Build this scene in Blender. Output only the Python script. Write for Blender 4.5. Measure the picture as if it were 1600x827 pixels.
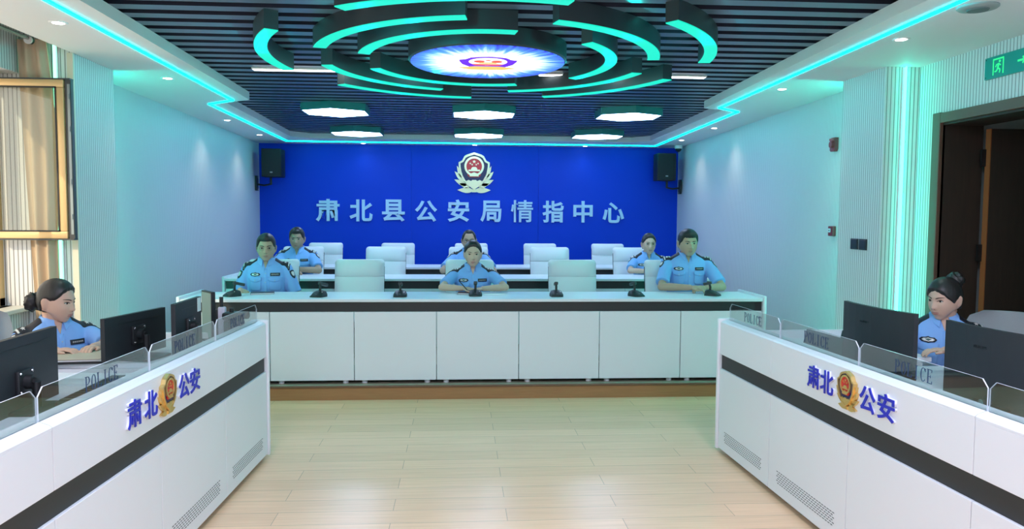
import bpy, bmesh, math, random
from mathutils import Vector, Matrix
from mathutils.bvhtree import BVHTree

random.seed(7)
for o in list(bpy.data.objects):
    bpy.data.objects.remove(o)
S = bpy.context.scene
COL = S.collection
PI = math.pi

# ------------------------------------------------------------------ camera
FPX = 1200.0
yaw, pit, rol = (math.radians(a) for a in (3.911, -3.710, 0.358))
fw = Vector((math.sin(yaw) * math.cos(pit), math.cos(yaw) * math.cos(pit), math.sin(pit)))
r0 = Vector((math.cos(yaw), -math.sin(yaw), 0))
u0 = r0.cross(fw)
rr = r0 * math.cos(rol) + u0 * math.sin(rol)
uu = -r0 * math.sin(rol) + u0 * math.cos(rol)
cam = bpy.data.cameras.new('camera')
cam.sensor_fit = 'HORIZONTAL'
cam.sensor_width = 36.0
cam.lens = FPX / 1600 * 36
cam.clip_start = 0.05
cam_o = bpy.data.objects.new('camera', cam)
COL.objects.link(cam_o)
m = Matrix((rr, uu, -fw)).transposed().to_4x4()
m.translation = Vector((-0.245, 0, 1.55))
cam_o.matrix_world = m
S.camera = cam_o

# ------------------------------------------------------------------ colour management, world, sun, fill lights
S.view_settings.view_transform = 'Standard'
S.view_settings.look = 'None'
S.view_settings.exposure = 0.15
S.view_settings.gamma = 1.0
S.view_settings.use_curve_mapping = False
S.cycles.use_denoising = True
S.cycles.max_bounces = 8
S.cycles.sample_clamp_indirect = 6.0

W = bpy.data.worlds.new('World')
S.world = W
W.use_nodes = True
bgn = W.node_tree.nodes['Background']
bgn.inputs['Color'].default_value = (1.0, 0.94, 0.82, 1)
bgn.inputs['Strength'].default_value = 2.0


def light(name, kind, loc, energy, color=(1, 1, 1), aim=None, size=0.3, size_y=None, spot=None, blend=0.4):
    l = bpy.data.lights.new(name, kind)
    l.energy = energy
    l.color = color
    o = bpy.data.objects.new(name, l)
    COL.objects.link(o)
    o.location = loc
    if kind == 'AREA':
        l.shape = 'RECTANGLE' if size_y else 'SQUARE'
        l.size = size
        if size_y:
            l.size_y = size_y
    elif kind == 'SPOT':
        l.spot_size = math.radians(spot or 80)
        l.spot_blend = blend
        l.shadow_soft_size = size
    elif kind == 'SUN':
        l.angle = size
    if aim is not None:
        d = Vector(aim) - Vector(loc)
        o.rotation_euler = d.to_track_quat('-Z', 'Y').to_euler()
    return o


SUN_DIR = Vector((0.36, 0.88, -0.435))
light('sun', 'SUN', (-8, -6, 6), 1.9, (1.0, 0.82, 0.56), aim=Vector((-8, -6, 6)) + SUN_DIR, size=0.01)
# added area lights without fixtures, out of frame: lavender fill for the near room
for _x in (-1.3, 1.3):
    for _y in (2.3, 0.4, -1.6):
        light('near_fill_light', 'AREA', (_x, _y, 2.68), 37.0, (0.83, 0.80, 1.0), aim=(_x, _y, 0), size=0.75)

# colours used by lamps
CYAN = (0.0, 0.95, 0.72)
GREEN = (0.0, 1.0, 0.52)
P_HEX, P_COVE, P_ARC, P_VERT, P_SPOT, P_LIN, P_RING = 14.5, 11.0, 0.80, 16.0, 10.0, 5.0, 2.6


# ------------------------------------------------------------------ materials
MATS = {}


def mat(name, color, rough=0.5, metal=0.0, spec=0.5, emit=None, es=0.0, coat=0.0):
    if name in MATS:
        return MATS[name]
    m = bpy.data.materials.new(name)
    m.use_nodes = True
    b = m.node_tree.nodes['Principled BSDF']
    b.inputs['Base Color'].default_value = (*color, 1)
    b.inputs['Roughness'].default_value = rough
    b.inputs['Metallic'].default_value = metal
    b.inputs['Specular IOR Level'].default_value = spec
    if coat:
        b.inputs['Coat Weight'].default_value = coat
    if emit:
        b.inputs['Emission Color'].default_value = (*emit, 1)
        b.inputs['Emission Strength'].default_value = es
    MATS[name] = m
    return m


def N(nt, kind, **kw):
    n = nt.nodes.new(kind)
    for k, v in kw.items():
        setattr(n, k, v)
    return n


def noise_mat(name, color, color2, scale, rough=0.5, stretch=(1, 1, 1), bump=0.0, spec=0.5, metal=0.0, detail=4):
    m = mat(name, color, rough, metal, spec)
    nt = m.node_tree
    b = nt.nodes['Principled BSDF']
    tc = N(nt, 'ShaderNodeTexCoord')
    mp = N(nt, 'ShaderNodeMapping')
    mp.inputs['Scale'].default_value = stretch
    nz = N(nt, 'ShaderNodeTexNoise')
    nz.inputs['Scale'].default_value = scale
    nz.inputs['Detail'].default_value = detail
    mx = N(nt, 'ShaderNodeMix', data_type='RGBA')
    mx.inputs[6].default_value = (*color, 1)
    mx.inputs[7].default_value = (*color2, 1)
    nt.links.new(tc.outputs['Object'], mp.inputs[0])
    nt.links.new(mp.outputs[0], nz.inputs['Vector'])
    nt.links.new(nz.outputs[0], mx.inputs[0])
    nt.links.new(mx.outputs[2], b.inputs['Base Color'])
    if bump:
        bp = N(nt, 'ShaderNodeBump')
        bp.inputs['Strength'].default_value = bump
        bp.inputs['Distance'].default_value = 0.01
        nt.links.new(nz.outputs[0], bp.inputs['Height'])
        nt.links.new(bp.outputs[0], b.inputs['Normal'])
    return m


def ribbed(name, color, pitch=0.03, groove=0.15, dark=0.30, rough=0.42):
    """white wall boards with vertical grooves; along y on side faces, along x on end faces"""
    m = mat(name, color, rough)
    nt = m.node_tree
    b = nt.nodes['Principled BSDF']
    g = N(nt, 'ShaderNodeNewGeometry')
    sp = N(nt, 'ShaderNodeSeparateXYZ')
    sn = N(nt, 'ShaderNodeSeparateXYZ')
    nt.links.new(g.outputs['Position'], sp.inputs[0])
    nt.links.new(g.outputs['True Normal'], sn.inputs[0])

    def mth(op, a, bb=None):
        n = N(nt, 'ShaderNodeMath', operation=op)
        for i, v in enumerate((a, bb)):
            if v is None:
                continue
            if isinstance(v, (int, float)):
                n.inputs[i].default_value = v
            else:
                nt.links.new(v, n.inputs[i])
        return n.outputs[0]
    ay = mth('GREATER_THAN', mth('ABSOLUTE', sn.outputs[1]), 0.6)
    c = mth('ADD', mth('MULTIPLY', sp.outputs[0], ay), mth('MULTIPLY', sp.outputs[1], mth('SUBTRACT', 1.0, ay)))
    f = mth('FRACT', mth('ADD', mth('DIVIDE', c, pitch), 100.5))
    d = mth('ABSOLUTE', mth('SUBTRACT', f, 0.5))
    ramp = N(nt, 'ShaderNodeMapRange')
    ramp.interpolation_type = 'SMOOTHSTEP'
    ramp.inputs['From Min'].default_value = groove * 0.35
    ramp.inputs['From Max'].default_value = groove
    nt.links.new(d, ramp.inputs['Value'])
    mx = N(nt, 'ShaderNodeMix', data_type='RGBA')
    mx.inputs[6].default_value = (*[v * dark for v in color], 1)
    mx.inputs[7].default_value = (*color, 1)
    nt.links.new(ramp.outputs[0], mx.inputs[0])
    nt.links.new(mx.outputs[2], b.inputs['Base Color'])
    bp = N(nt, 'ShaderNodeBump')
    bp.inputs['Strength'].default_value = 0.5
    bp.inputs['Distance'].default_value = 0.004
    nt.links.new(ramp.outputs[0], bp.inputs['Height'])
    nt.links.new(bp.outputs[0], b.inputs['Normal'])
    return m


def glass(name, tint=(0.86, 0.92, 0.92), refl=0.10, rough=0.02):
    if name in MATS:
        return MATS[name]
    m = bpy.data.materials.new(name)
    m.use_nodes = True
    nt = m.node_tree
    nt.nodes.clear()
    out = N(nt, 'ShaderNodeOutputMaterial')
    tr = N(nt, 'ShaderNodeBsdfTransparent')
    tr.inputs[0].default_value = (*tint, 1)
    gl = N(nt, 'ShaderNodeBsdfGlossy')
    gl.inputs['Roughness'].default_value = rough
    fr = N(nt, 'ShaderNodeLayerWeight')
    fr.inputs['Blend'].default_value = 0.25
    mp = N(nt, 'ShaderNodeMapRange')
    mp.inputs['To Min'].default_value = refl * 0.5
    mp.inputs['To Max'].default_value = min(1, refl * 5)
    mx = N(nt, 'ShaderNodeMixShader')
    nt.links.new(fr.outputs['Facing'], mp.inputs[0])
    nt.links.new(mp.outputs[0], mx.inputs[0])
    nt.links.new(tr.outputs[0], mx.inputs[1])
    nt.links.new(gl.outputs[0], mx.inputs[2])
    nt.links.new(mx.outputs[0], out.inputs[0])
    MATS[name] = m
    return m


def emis(name, color, strength):
    return mat(name, (0.02, 0.02, 0.02), 0.5, emit=color, es=strength)


def floor_mat():
    m = mat('oak_floor', (0.5, 0.42, 0.32), 0.27)
    nt = m.node_tree
    b = nt.nodes['Principled BSDF']
    tc = N(nt, 'ShaderNodeTexCoord')
    br = N(nt, 'ShaderNodeTexBrick')
    br.offset = 0.5
    br.inputs['Color1'].default_value = (0.92, 0.61, 0.385, 1)
    br.inputs['Color2'].default_value = (0.83, 0.55, 0.345, 1)
    br.inputs['Mortar'].default_value = (0.46, 0.35, 0.25, 1)
    br.inputs['Scale'].default_value = 1.0
    br.inputs['Mortar Size'].default_value = 0.0016
    br.inputs['Bias'].default_value = -0.1
    br.inputs['Brick Width'].default_value = 1.18
    br.inputs['Row Height'].default_value = 0.165
    nt.links.new(tc.outputs['Object'], br.inputs['Vector'])
    mp = N(nt, 'ShaderNodeMapping')
    mp.inputs['Scale'].default_value = (1.2, 22, 1)
    nz = N(nt, 'ShaderNodeTexNoise')
    nz.inputs['Scale'].default_value = 2.2
    nz.inputs['Detail'].default_value = 6
    nt.links.new(tc.outputs['Object'], mp.inputs[0])
    nt.links.new(mp.outputs[0], nz.inputs['Vector'])
    mr = N(nt, 'ShaderNodeMapRange')
    mr.inputs['From Min'].default_value = 0.3
    mr.inputs['From Max'].default_value = 0.7
    mr.inputs['To Min'].default_value = 0.92
    mr.inputs['To Max'].default_value = 1.05
    nt.links.new(nz.outputs[0], mr.inputs[0])
    mx = N(nt, 'ShaderNodeMix', data_type='RGBA', blend_type='MULTIPLY')
    mx.inputs[0].default_value = 1.0
    nt.links.new(br.outputs['Color'], mx.inputs[6])
    nt.links.new(mr.outputs[0], mx.inputs[7])
    nt.links.new(mx.outputs[2], b.inputs['Base Color'])
    return m


WHITE = mat('white_lacquer', (0.77, 0.80, 0.85), 0.35)
WHITE2 = mat('white_paint', (0.82, 0.82, 0.82), 0.6)
BLACK = mat('black_plastic', (0.012, 0.013, 0.015), 0.45)
BAND = mat('charcoal_laminate', (0.022, 0.024, 0.027), 0.5)
DARKMETAL = mat('dark_metal', (0.03, 0.03, 0.032), 0.35, 0.6)
CHROME = mat('chrome', (0.75, 0.75, 0.76), 0.2, 1.0)
GOLD = mat('gold', (0.83, 0.60, 0.24), 0.3, 0.85)
PALEGOLD = mat('pale_gold', (0.86, 0.78, 0.52), 0.35, 0.5)
RED = mat('enamel_red', (0.55, 0.012, 0.02), 0.3)
NAVY = mat('enamel_navy', (0.012, 0.014, 0.09), 0.3)
LETTERBLUE = mat('letter_blue', (0.012, 0.02, 0.50), 0.35)
ACRYL = mat('clear_acrylic_edge', (0.72, 0.77, 0.86), 0.2)
LEATHER = mat('white_leather', (0.80, 0.82, 0.85), 0.45)
RIB = ribbed('ribbed_wall_board', (0.74, 0.75, 0.76))
RIB2 = ribbed('fine_ribbed_wall_board', (0.70, 0.71, 0.72), dark=0.66)
OAK = floor_mat()
RISER = noise_mat('riser_wood', (0.42, 0.22, 0.09), (0.30, 0.15, 0.06), 6, 0.4, (1, 8, 20))
DOORWOOD = noise_mat('dark_walnut', (0.05, 0.03, 0.02), (0.028, 0.017, 0.012), 8, 0.55, (6, 6, 0.6))
DOOREDGE = mat('door_edge_wood', (0.33, 0.11, 0.035), 0.5)


# ------------------------------------------------------------------ mesh builder
class MB:
    def __init__(self):
        self.bm = bmesh.new()

    def _x(self, vs, M):
        if M is not None:
            bmesh.ops.transform(self.bm, matrix=M, verts=vs)
        return vs

    def box(self, x0, x1, y0, y1, z0, z1, bev=0.0, seg=2, M=None):
        r = bmesh.ops.create_cube(self.bm, size=1.0)
        vs = r['verts']
        for v in vs:
            v.co = Vector(((x0 + x1) / 2 + v.co.x * (x1 - x0), (y0 + y1) / 2 + v.co.y * (y1 - y0), (z0 + z1) / 2 + v.co.z * (z1 - z0)))
        if bev > 0:
            es = list({e for v in vs for e in v.link_edges})
            q = bmesh.ops.bevel(self.bm, geom=es, offset=bev, segments=seg, profile=0.5, affect='EDGES')
            vs = list({v for f in q['faces'] for v in f.verts} | {v for v in vs if v.is_valid})
        self._x(vs, M)
        return self

    def prism(self, pts, h0, h1, M=None, mi=0, side_mi=None, bev=0.0):
        """polygon in local xy, extruded from z=h0 to z=h1"""
        n = len(pts)
        a = [self.bm.verts.new((p[0], p[1], h0)) for p in pts]
        b = [self.bm.verts.new((p[0], p[1], h1)) for p in pts]
        ar = sum(pts[i][0] * pts[(i + 1) % n][1] - pts[(i + 1) % n][0] * pts[i][1] for i in range(n))
        if (ar < 0) != (h1 < h0):
            a.reverse()
            b.reverse()
        fs = [self.bm.faces.new(b), self.bm.faces.new(list(reversed(a)))]
        for f in fs:
            f.material_index = mi
        for i in range(n):
            f = self.bm.faces.new((a[i], a[(i + 1) % n], b[(i + 1) % n], b[i]))
            f.material_index = mi if side_mi is None else side_mi
        if bev > 0:
            es = list({e for f in fs[:1] for e in f.edges})
            bmesh.ops.bevel(self.bm, geom=es, offset=bev, segments=2, profile=0.5, affect='EDGES')
            vs = list({v for f in self.bm.faces for v in f.verts}) if M is None else [v for v in self.bm.verts if not v.tag]
            for v in vs:
                v.tag = True
        else:
            vs = a + b
        self._x(vs, M)
        return self

    def cyl(self, p0, p1, ra, rb=None, n=16, cap=True):
        p0, p1 = Vector(p0), Vector(p1)
        rb = ra if rb is None else rb
        d = p1 - p0
        q = d.to_track_quat('Z', 'Y').to_matrix()
        a, b = [], []
        for i in range(n):
            c, s = math.cos(2 * PI * i / n), math.sin(2 * PI * i / n)
            a.append(self.bm.verts.new(p0 + q @ Vector((c * ra, s * ra, 0))))
            b.append(self.bm.verts.new(p1 + q @ Vector((c * rb, s * rb, 0))))
        for i in range(n):
            self.bm.faces.new((a[i], a[(i + 1) % n], b[(i + 1) % n], b[i]))
        if cap:
            self.bm.faces.new(list(reversed(a)))
            self.bm.faces.new(b)
        return self

    def ell(self, c, r, M=None, u=16, v=10, fn=None):
        q = bmesh.ops.create_uvsphere(self.bm, u_segments=u, v_segments=v, radius=1.0)
        vs = q['verts']
        for w in vs:
            p = Vector((w.co.x * r[0], w.co.y * r[1], w.co.z * r[2]))
            if fn:
                p = fn(p, w.co)
            w.co = p
        if M is not None:
            bmesh.ops.transform(self.bm, matrix=M, verts=vs)
        for w in vs:
            w.co += Vector(c)
        return self

    def rings(self, rings, closed_ends=True, loop=True):
        """loft through rings: each a list of points"""
        R = [[self.bm.verts.new(p) for p in ring] for ring in rings]
        n = len(R[0])
        for a, b in zip(R[:-1], R[1:]):
            for i in range(n if loop else n - 1):
                self.bm.faces.new((a[i], a[(i + 1) % n], b[(i + 1) % n], b[i]))
        if closed_ends and loop:
            self.bm.faces.new(list(reversed(R[0])))
            self.bm.faces.new(R[-1])
        return self

    def tube(self, pts, rad, n=8, closed=False, cap=True):
        pts = [Vector(p) for p in pts]
        m = len(pts)
        rads = rad if isinstance(rad, (list, tuple)) else [rad] * m
        R = []
        prev = None
        for i, p in enumerate(pts):
            if closed:
                t = pts[(i + 1) % m] - pts[i - 1]
            else:
                t = pts[min(i + 1, m - 1)] - pts[max(i - 1, 0)]
            t.normalize()
            if prev is None:
                ref = Vector((0, 0, 1)) if abs(t.z) < 0.9 else Vector((1, 0, 0))
                nx = t.cross(ref).normalized()
            else:
                nx = (prev - t * prev.dot(t)).normalized()
            prev = nx
            ny = t.cross(nx)
            R.append([self.bm.verts.new(p + (nx * math.cos(2 * PI * k / n) + ny * math.sin(2 * PI * k / n)) * rads[i]) for k in range(n)])
        pr = list(zip(R[:-1], R[1:]))
        if closed:
            pr.append((R[-1], R[0]))
        for a, b in pr:
            for k in range(n):
                self.bm.faces.new((a[k], a[(k + 1) % n], b[(k + 1) % n], b[k]))
        if cap and not closed:
            self.bm.faces.new(list(reversed(R[0])))
            self.bm.faces.new(R[-1])
        return self

    def lathe(self, prof, n=24, M=None):
        R = []
        for r, z in prof:
            R.append([self.bm.verts.new((math.cos(2 * PI * i / n) * r, math.sin(2 * PI * i / n) * r, z)) for i in range(n)])
        for a, b in zip(R[:-1], R[1:]):
            for i in range(n):
                self.bm.faces.new((a[i], a[(i + 1) % n], b[(i + 1) % n], b[i]))
        self.bm.faces.new(list(reversed(R[0])))
        self.bm.faces.new(R[-1])
        self._x([v for q in R for v in q], M)
        return self

    def quad(self, *pts):
        self.bm.faces.new([self.bm.verts.new(p) for p in pts])
        return self

    def mesh(self, smooth=None):
        me = bpy.data.meshes.new('m')
        bmesh.ops.recalc_face_normals(self.bm, faces=self.bm.faces)
        self.bm.to_mesh(me)
        self.bm.free()
        if smooth:
            me.shade_smooth()
            if smooth is not True:
                me.set_sharp_from_angle(angle=math.radians(smooth))
        return me


def obj(name, mb, m, parent=None, smooth=None, M=None):
    me = mb.mesh(smooth) if isinstance(mb, MB) else mb
    me.name = name
    for x in (m if isinstance(m, (list, tuple)) else [m]):
        me.materials.append(x)
    o = bpy.data.objects.new(name, me)
    COL.objects.link(o)
    if M is not None:
        me.transform(M)
    if parent is not None:
        o.parent = parent
    return o


def tag(o, label, cat, group=None):
    o['label'] = label
    o['category'] = cat
    if group:
        o['group'] = group
    return o


def thing(name, label, cat, loc=(0, 0, 0), rotz=0.0, group=None):
    o = bpy.data.objects.new(name, None)
    o.empty_display_size = 0.1
    COL.objects.link(o)
    o.location = loc
    o.rotation_euler = (0, 0, rotz)
    return tag(o, label, cat, group)


def struct(name, mb, m, parent=None, smooth=None):
    o = obj(name, mb, m, parent, smooth)
    if parent is None:
        o['kind'] = 'structure'
    return o


def copy_tree(o, parent=None):
    c = o.copy()
    COL.objects.link(c)
    if parent is not None:
        c.parent = parent
        c.matrix_parent_inverse = o.matrix_parent_inverse.copy()
    for ch in list(o.children):
        copy_tree(ch, c)
    return c


def T(x, y, z):
    return Matrix.Translation((x, y, z))


def RX(a):
    return Matrix.Rotation(math.radians(a), 4, 'X')


def RY(a):
    return Matrix.Rotation(math.radians(a), 4, 'Y')


def RZ(a):
    return Matrix.Rotation(math.radians(a), 4, 'Z')


def text_mesh(body, size, depth, bold=0.0, center=True, width=None, height=None):
    """letters in local xy, front towards +z"""
    cu = bpy.data.curves.new('lettering', 'FONT')
    cu.body = body
    cu.size = 1.0
    cu.offset = bold
    cu.extrude = 0.5
    cu.resolution_u = 3
    o = bpy.data.objects.new('lettering', cu)
    COL.objects.link(o)
    dg = bpy.context.evaluated_depsgraph_get()
    me = bpy.data.meshes.new_from_object(o.evaluated_get(dg))
    bpy.data.objects.remove(o)
    xs = [v.co.x for v in me.vertices]
    ys = [v.co.y for v in me.vertices]
    sx = sy = size
    if width:
        sx = width / (max(xs) - min(xs))
    if height:
        sy = height / (max(ys) - min(ys))
    cx, cy = ((max(xs) + min(xs)) / 2, (max(ys) + min(ys)) / 2) if center else (0, 0)
    for v in me.vertices:
        v.co = Vector(((v.co.x - cx) * sx, (v.co.y - cy) * sy, v.co.z * depth))
    return me


# local frame helper: u right, v up, w towards the viewer
FACE_MY = RX(90)                      # a plate facing -y
FACE_MX = RZ(-90) @ RX(90)            # a plate facing -x
FACE_PX = RZ(90) @ RX(90)             # a plate facing +x

# ================================================================== ROOM
ZS, ZC, YB, YF = 2.66, 2.735, 12.53, -3.0   # soffit, slat underside, back wall, wall behind the camera


def wl(y):
    return -3.225 - (y - 6.3) * 0.0325


def wr(y):
    return 3.13 + (y - 6.3) * 0.0345


struct('floor', MB().box(-3.9, 3.9, YF - 0.1, YB + 0.2, -0.1, 0.0), OAK)

b = MB()
b.box(-3.22, 3.12, 6.395, YB, 0.0, 0.12)
pf = struct('platform', b, noise_mat('platform_oak', (0.50, 0.43, 0.33), (0.42, 0.36, 0.27), 5, 0.4, (1, 12, 1)))
b = MB().box(-3.22, 3.12, 6.388, 6.396, 0.0, 0.108)
struct('riser', b, RISER, pf)
b = MB().box(-3.22, 3.12, 6.375, 6.40, 0.104, 0.121, 0.004)
struct('nosing', b, mat('nosing_wood', (0.16, 0.085, 0.045), 0.4), pf)

# ---- left wall: window wall, pier with ribbed end, long ribbed wall flaring to the back
b = MB()
b.box(-3.42, -3.3, YF, 2.65, 0, 2.95)
b.box(-3.42, -3.3, 2.65, 5.66, 2.51, 2.95)
b.box(-3.42, -3.3, 2.65, 5.66, 0, 0.86)
b.box(-3.9, -2.955, 5.65, 6.30, 0, 2.95)
struct('wall_left', b, RIB)
struct('wall_left_far', MB().prism([(wl(6.30), 6.30), (wl(YB), YB), (wl(YB) - 0.3, YB), (-3.9, 6.30)], 0, 2.75), RIB2)
b = MB()
b.box(-2.985, -2.945, 5.643, 5.662, 0, 2.66)
struct('trim_3', b, mat('cream_trim', (0.78, 0.72, 0.58), 0.5))
b = MB().box(-3.46, -3.255, 2.63, 5.648, 0.855, 0.885, 0.006)
struct('trim_4', b, mat('window_sill_stone', (0.66, 0.64, 0.58), 0.4))

# ---- right wall: door wall, pier with ribbed end, long ribbed wall
b = MB()
b.box(3.16, 3.40, YF, 4.02, 0, 2.75)
b.box(3.16, 3.40, 4.02, 5.33, 2.25, 2.75)
b.box(3.16, 3.40, 5.33, 5.60, 0, 2.75)
b.box(2.895, 3.40, 5.555, 6.19, 0, 2.75)
struct('wall_right', b, RIB)
struct('wall_right_far', MB().prism([(wr(6.19), 6.19), (wr(YB), YB), (wr(YB) + 0.3, YB), (3.5, 6.19)], 0, 2.75), RIB2)

# ---- back wall, wall behind the camera
BLUE = noise_mat('blue_wall_panel', (0.0, 0.042, 0.58), (0.0, 0.048, 0.62), 2.0, 0.45, spec=0.2)
b = MB()
for x0, x1 in ((-3.6, -1.025), (-1.021, 1.035), (1.039, 3.6)):
    b.box(x0, x1, YB, YB + 0.1, 0, 2.75)
b.box(-3.6, 3.6, YB + 0.012, YB + 0.1, 0, 2.75)
struct('wall_back', b, BLUE)
struct('wall_front', MB().box(-3.9, 3.9, YF - 0.1, YF, 0, 3.0), WHITE2)

# ---- slatted ceiling: navy battens running across the room under a dark deck
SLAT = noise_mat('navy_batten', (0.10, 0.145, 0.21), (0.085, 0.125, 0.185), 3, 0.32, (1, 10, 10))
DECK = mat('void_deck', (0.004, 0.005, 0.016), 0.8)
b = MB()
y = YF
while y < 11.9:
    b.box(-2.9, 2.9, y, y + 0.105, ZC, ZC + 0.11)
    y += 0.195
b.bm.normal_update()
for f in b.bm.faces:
    f.material_index = 0 if f.normal.z < -0.5 else 1  # batten sides get a near-black copy, their shade painted into the colour
cl = struct('ceiling', b, [SLAT, mat('batten_side_shaded', (0.012, 0.016, 0.034), 0.5)])
struct('deck', MB().box(-3.9, 3.9, YF - 0.1, YB + 0.2, 2.95, 3.05), DECK, cl)

# ---- white dropped border round the slats, with the zigzag step on both sides
FA = [(-2.11, YF), (-2.235, 4.2), (-2.305, 7.78), (-2.60, 8.03), (-2.685, 11.35), (-2.45, 11.62),
      (2.36, 11.62), (2.58, 11.35), (2.50, 7.98), (2.275, 7.88), (2.15, 4.2), (1.99, YF)]
b = MB()
left = [(-2.95, YF), FA[0], FA[1], FA[2], FA[3], FA[4], FA[5], (-2.45, YB), (wl(YB), YB), (wl(6.3), 6.3), (-2.955, 6.3), (-2.95, 5.65)]
mid = [FA[5], FA[6], (2.36, YB), (-2.45, YB)]
right = [FA[6], FA[7], FA[8], FA[9], FA[10], FA[11], (3.17, YF), (3.17, 5.55), (3.17, 6.19), (wr(YB), YB), (2.36, YB)]
for pl in (left, mid, right):
    b.prism(pl, ZS, ZC)
struct('trim_1', b, WHITE2)
# upstand closing the void above the border
b = MB()
pts = FA
for (x0, y0), (x1, y1) in zip(pts[:-1], pts[1:]):
    L = math.hypot(x1 - x0, y1 - y0)
    ang = math.degrees(math.atan2(y1 - y0, x1 - x0))
    b.box(0, L, 0.03, 0.06, ZC, 2.95, M=T(x0, y0, 0) @ RZ(ang))
struct('trim_2', b, DECK)

# ---- cove light strip set in the border
LEDP = [(-2.24, YF), (-2.403, 4.27), (-2.472, 7.80), (-2.79, 8.10), (-2.89, 12.06), (2.86, 12.12),
        (2.70, 8.06), (2.41, 7.80), (2.311, 3.84), (2.13, YF)]
E_COVE = emis('cyan_strip_light', (0.0, 0.86, 0.96), P_COVE)
b = MB()
w = 0.012
P = [Vector((p[0], p[1], 0)) for p in LEDP]
off = []
for i, p in enumerate(P):
    t0 = (P[i] - P[i - 1]).normalized() if i else (P[1] - P[0]).normalized()
    t1 = (P[i + 1] - P[i]).normalized() if i < len(P) - 1 else t0
    n0, n1 = Vector((-t0.y, t0.x, 0)), Vector((-t1.y, t1.x, 0))
    nn = (n0 + n1).normalized()
    off.append(nn / max(0.35, nn.dot(n0)))
rings_ = []
for p, n in zip(P, off):
    a, c = p - n * w, p + n * w
    rings_.append([(a.x, a.y, ZS - 0.012), (c.x, c.y, ZS - 0.012), (c.x, c.y, ZS + 0.01), (a.x, a.y, ZS + 0.01)])
b.rings(rings_)
tag(obj('cove_light_strip', b, E_COVE), 'long thin cyan light strip zigzagging round the white ceiling border', 'light strip')


# ---- vertical light strips on the wall piers
def vstrip(x, y, z0, z1, label, group=None, face=-1, es=P_VERT, col=GREEN):
    e = emis('tube_light_%g_%g' % (es, col[0]), col, es)
    t = thing('vertical_light_strip', label, 'light strip', (x, y, 0), 0, group)
    obj('diffuser', MB().cyl((0, face * .022, z0), (0, face * .022, z1), .0095, n=12), e, t)
    b = MB().box(-.014, .014, min(0, face * .012), max(0, face * .012), z0, z1)
    obj('channel', b, WHITE2, t)


vstrip(3.035, 5.554, 0.08, 2.655, 'bright vertical light strip on the green wall pier beside the doorway', es=12, col=(0.035, 1.0, 0.70))
vstrip(-3.06, 5.649, 0.9, 2.80, 'vertical light strip behind the curtain and open window', es=3, col=(0.25, 1.0, 0.6))
vstrip(-3.13, 6.302, 0.05, 2.655, 'light strip tucked behind the left wall pier', face=1, es=60, col=(0, 0.95, 0.70))
vstrip(3.03, 6.192, 0.05, 2.655, 'light strip tucked behind the right wall pier', face=1, es=60, col=(0, 0.95, 0.70))

# ---- downlights
E_SPOT = emis('downlight_glow', (1, 0.97, 0.92), 14)
DL = [(-2.597, 4.759, 'recessed downlight above the open window'), (-2.655, 6.611, 'recessed downlight in front of the left zigzag step'),
      (-3.022, 9.489, 'recessed downlight past the left zigzag step'), (-3.074, 11.19, 'recessed downlight above the left wall speaker'),
      (-1.763, 12.33, 'recessed downlight over the left part of the blue wall'), (-0.007, 12.36, 'recessed downlight straight above the big wall emblem'),
      (1.765, 12.33, 'recessed downlight over the right part of the blue wall'), (2.502, 4.699, 'recessed downlight above the doorway side'),
      (2.558, 6.607, 'recessed downlight in front of the right zigzag step'), (2.959, 9.592, 'recessed downlight past the right zigzag step'),
      (3.004, 11.179, 'recessed downlight beside the dome camera')]
for x, y, lb in DL:
    t = thing('downlight', lb, 'downlight', (x, y, ZS), 0, 'recessed downlights in the ceiling border')
    obj('trim_ring', MB().lathe([(0.030, -0.0035), (0.046, -0.006), (0.052, -0.002), (0.052, 0.004), (0.030, 0.004)], 24), WHITE2, t, 40)
    obj('lens', MB().lathe([(0.034, -0.005), (0.034, 0.0)], 24), E_SPOT, t)
    light('downlight_light', 'SPOT', (x, y, ZS - 0.02), P_SPOT * (0.35 if y > 12 else 1), (1, 0.95, 0.86), aim=(x, y, 0), size=0.03, spot=120, blend=1.0)

# ---- hexagonal ceiling lamps
E_HEX = emis('hexagon_lamp_glow', (0.50, 0.66, 1.0), P_HEX)
HEXBODY = mat('hexagon_lamp_body', (0.03, 0.20, 0.21), 0.4)
proto = None
HX = [(-1.605, 8.66, 'white hexagon lamp, front row, over the left chairs'), (0.02, 8.68, 'white hexagon lamp, front row, middle column'), (1.65, 8.66, 'white hexagon lamp, front row, beside the right zigzag step'),
      (-1.67, 10.93, 'white hexagon lamp, back row, over the left part of the blue wall'), (0.02, 10.98, 'white hexagon lamp, back row, above the wall emblem'), (1.70, 10.90, 'white hexagon lamp, back row, over the right part of the blue wall')]
for i, (x, y, lb) in enumerate(HX):
    if proto is None:
        proto = thing('hexagon_lamp', lb, 'ceiling lamp', (x, y, ZC), 0, 'hexagon lamps under the slatted ceiling')
        R = 0.40
        hexa = [(R * math.cos(PI / 2 + k * PI / 3), R * math.sin(PI / 2 + k * PI / 3)) for k in range(6)]
        inn = [(p[0] * 0.955, p[1] * 0.955) for p in hexa]
        b = MB()
        bm = b.bm
        for k in range(6):
            p, q, pi_, qi = hexa[k], hexa[(k + 1) % 6], inn[k], inn[(k + 1) % 6]
            b.prism([p, q, qi, pi_], -0.078, 0.0)
        b.prism(inn, -0.01, 0.0)
        obj('housing', b, HEXBODY, proto)
        obj('diffuser', MB().prism(inn, -0.076, -0.06), E_HEX, proto)
    else:
        c = copy_tree(proto)
        c.location = (x, y, ZC)
        c['label'] = lb

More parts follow.
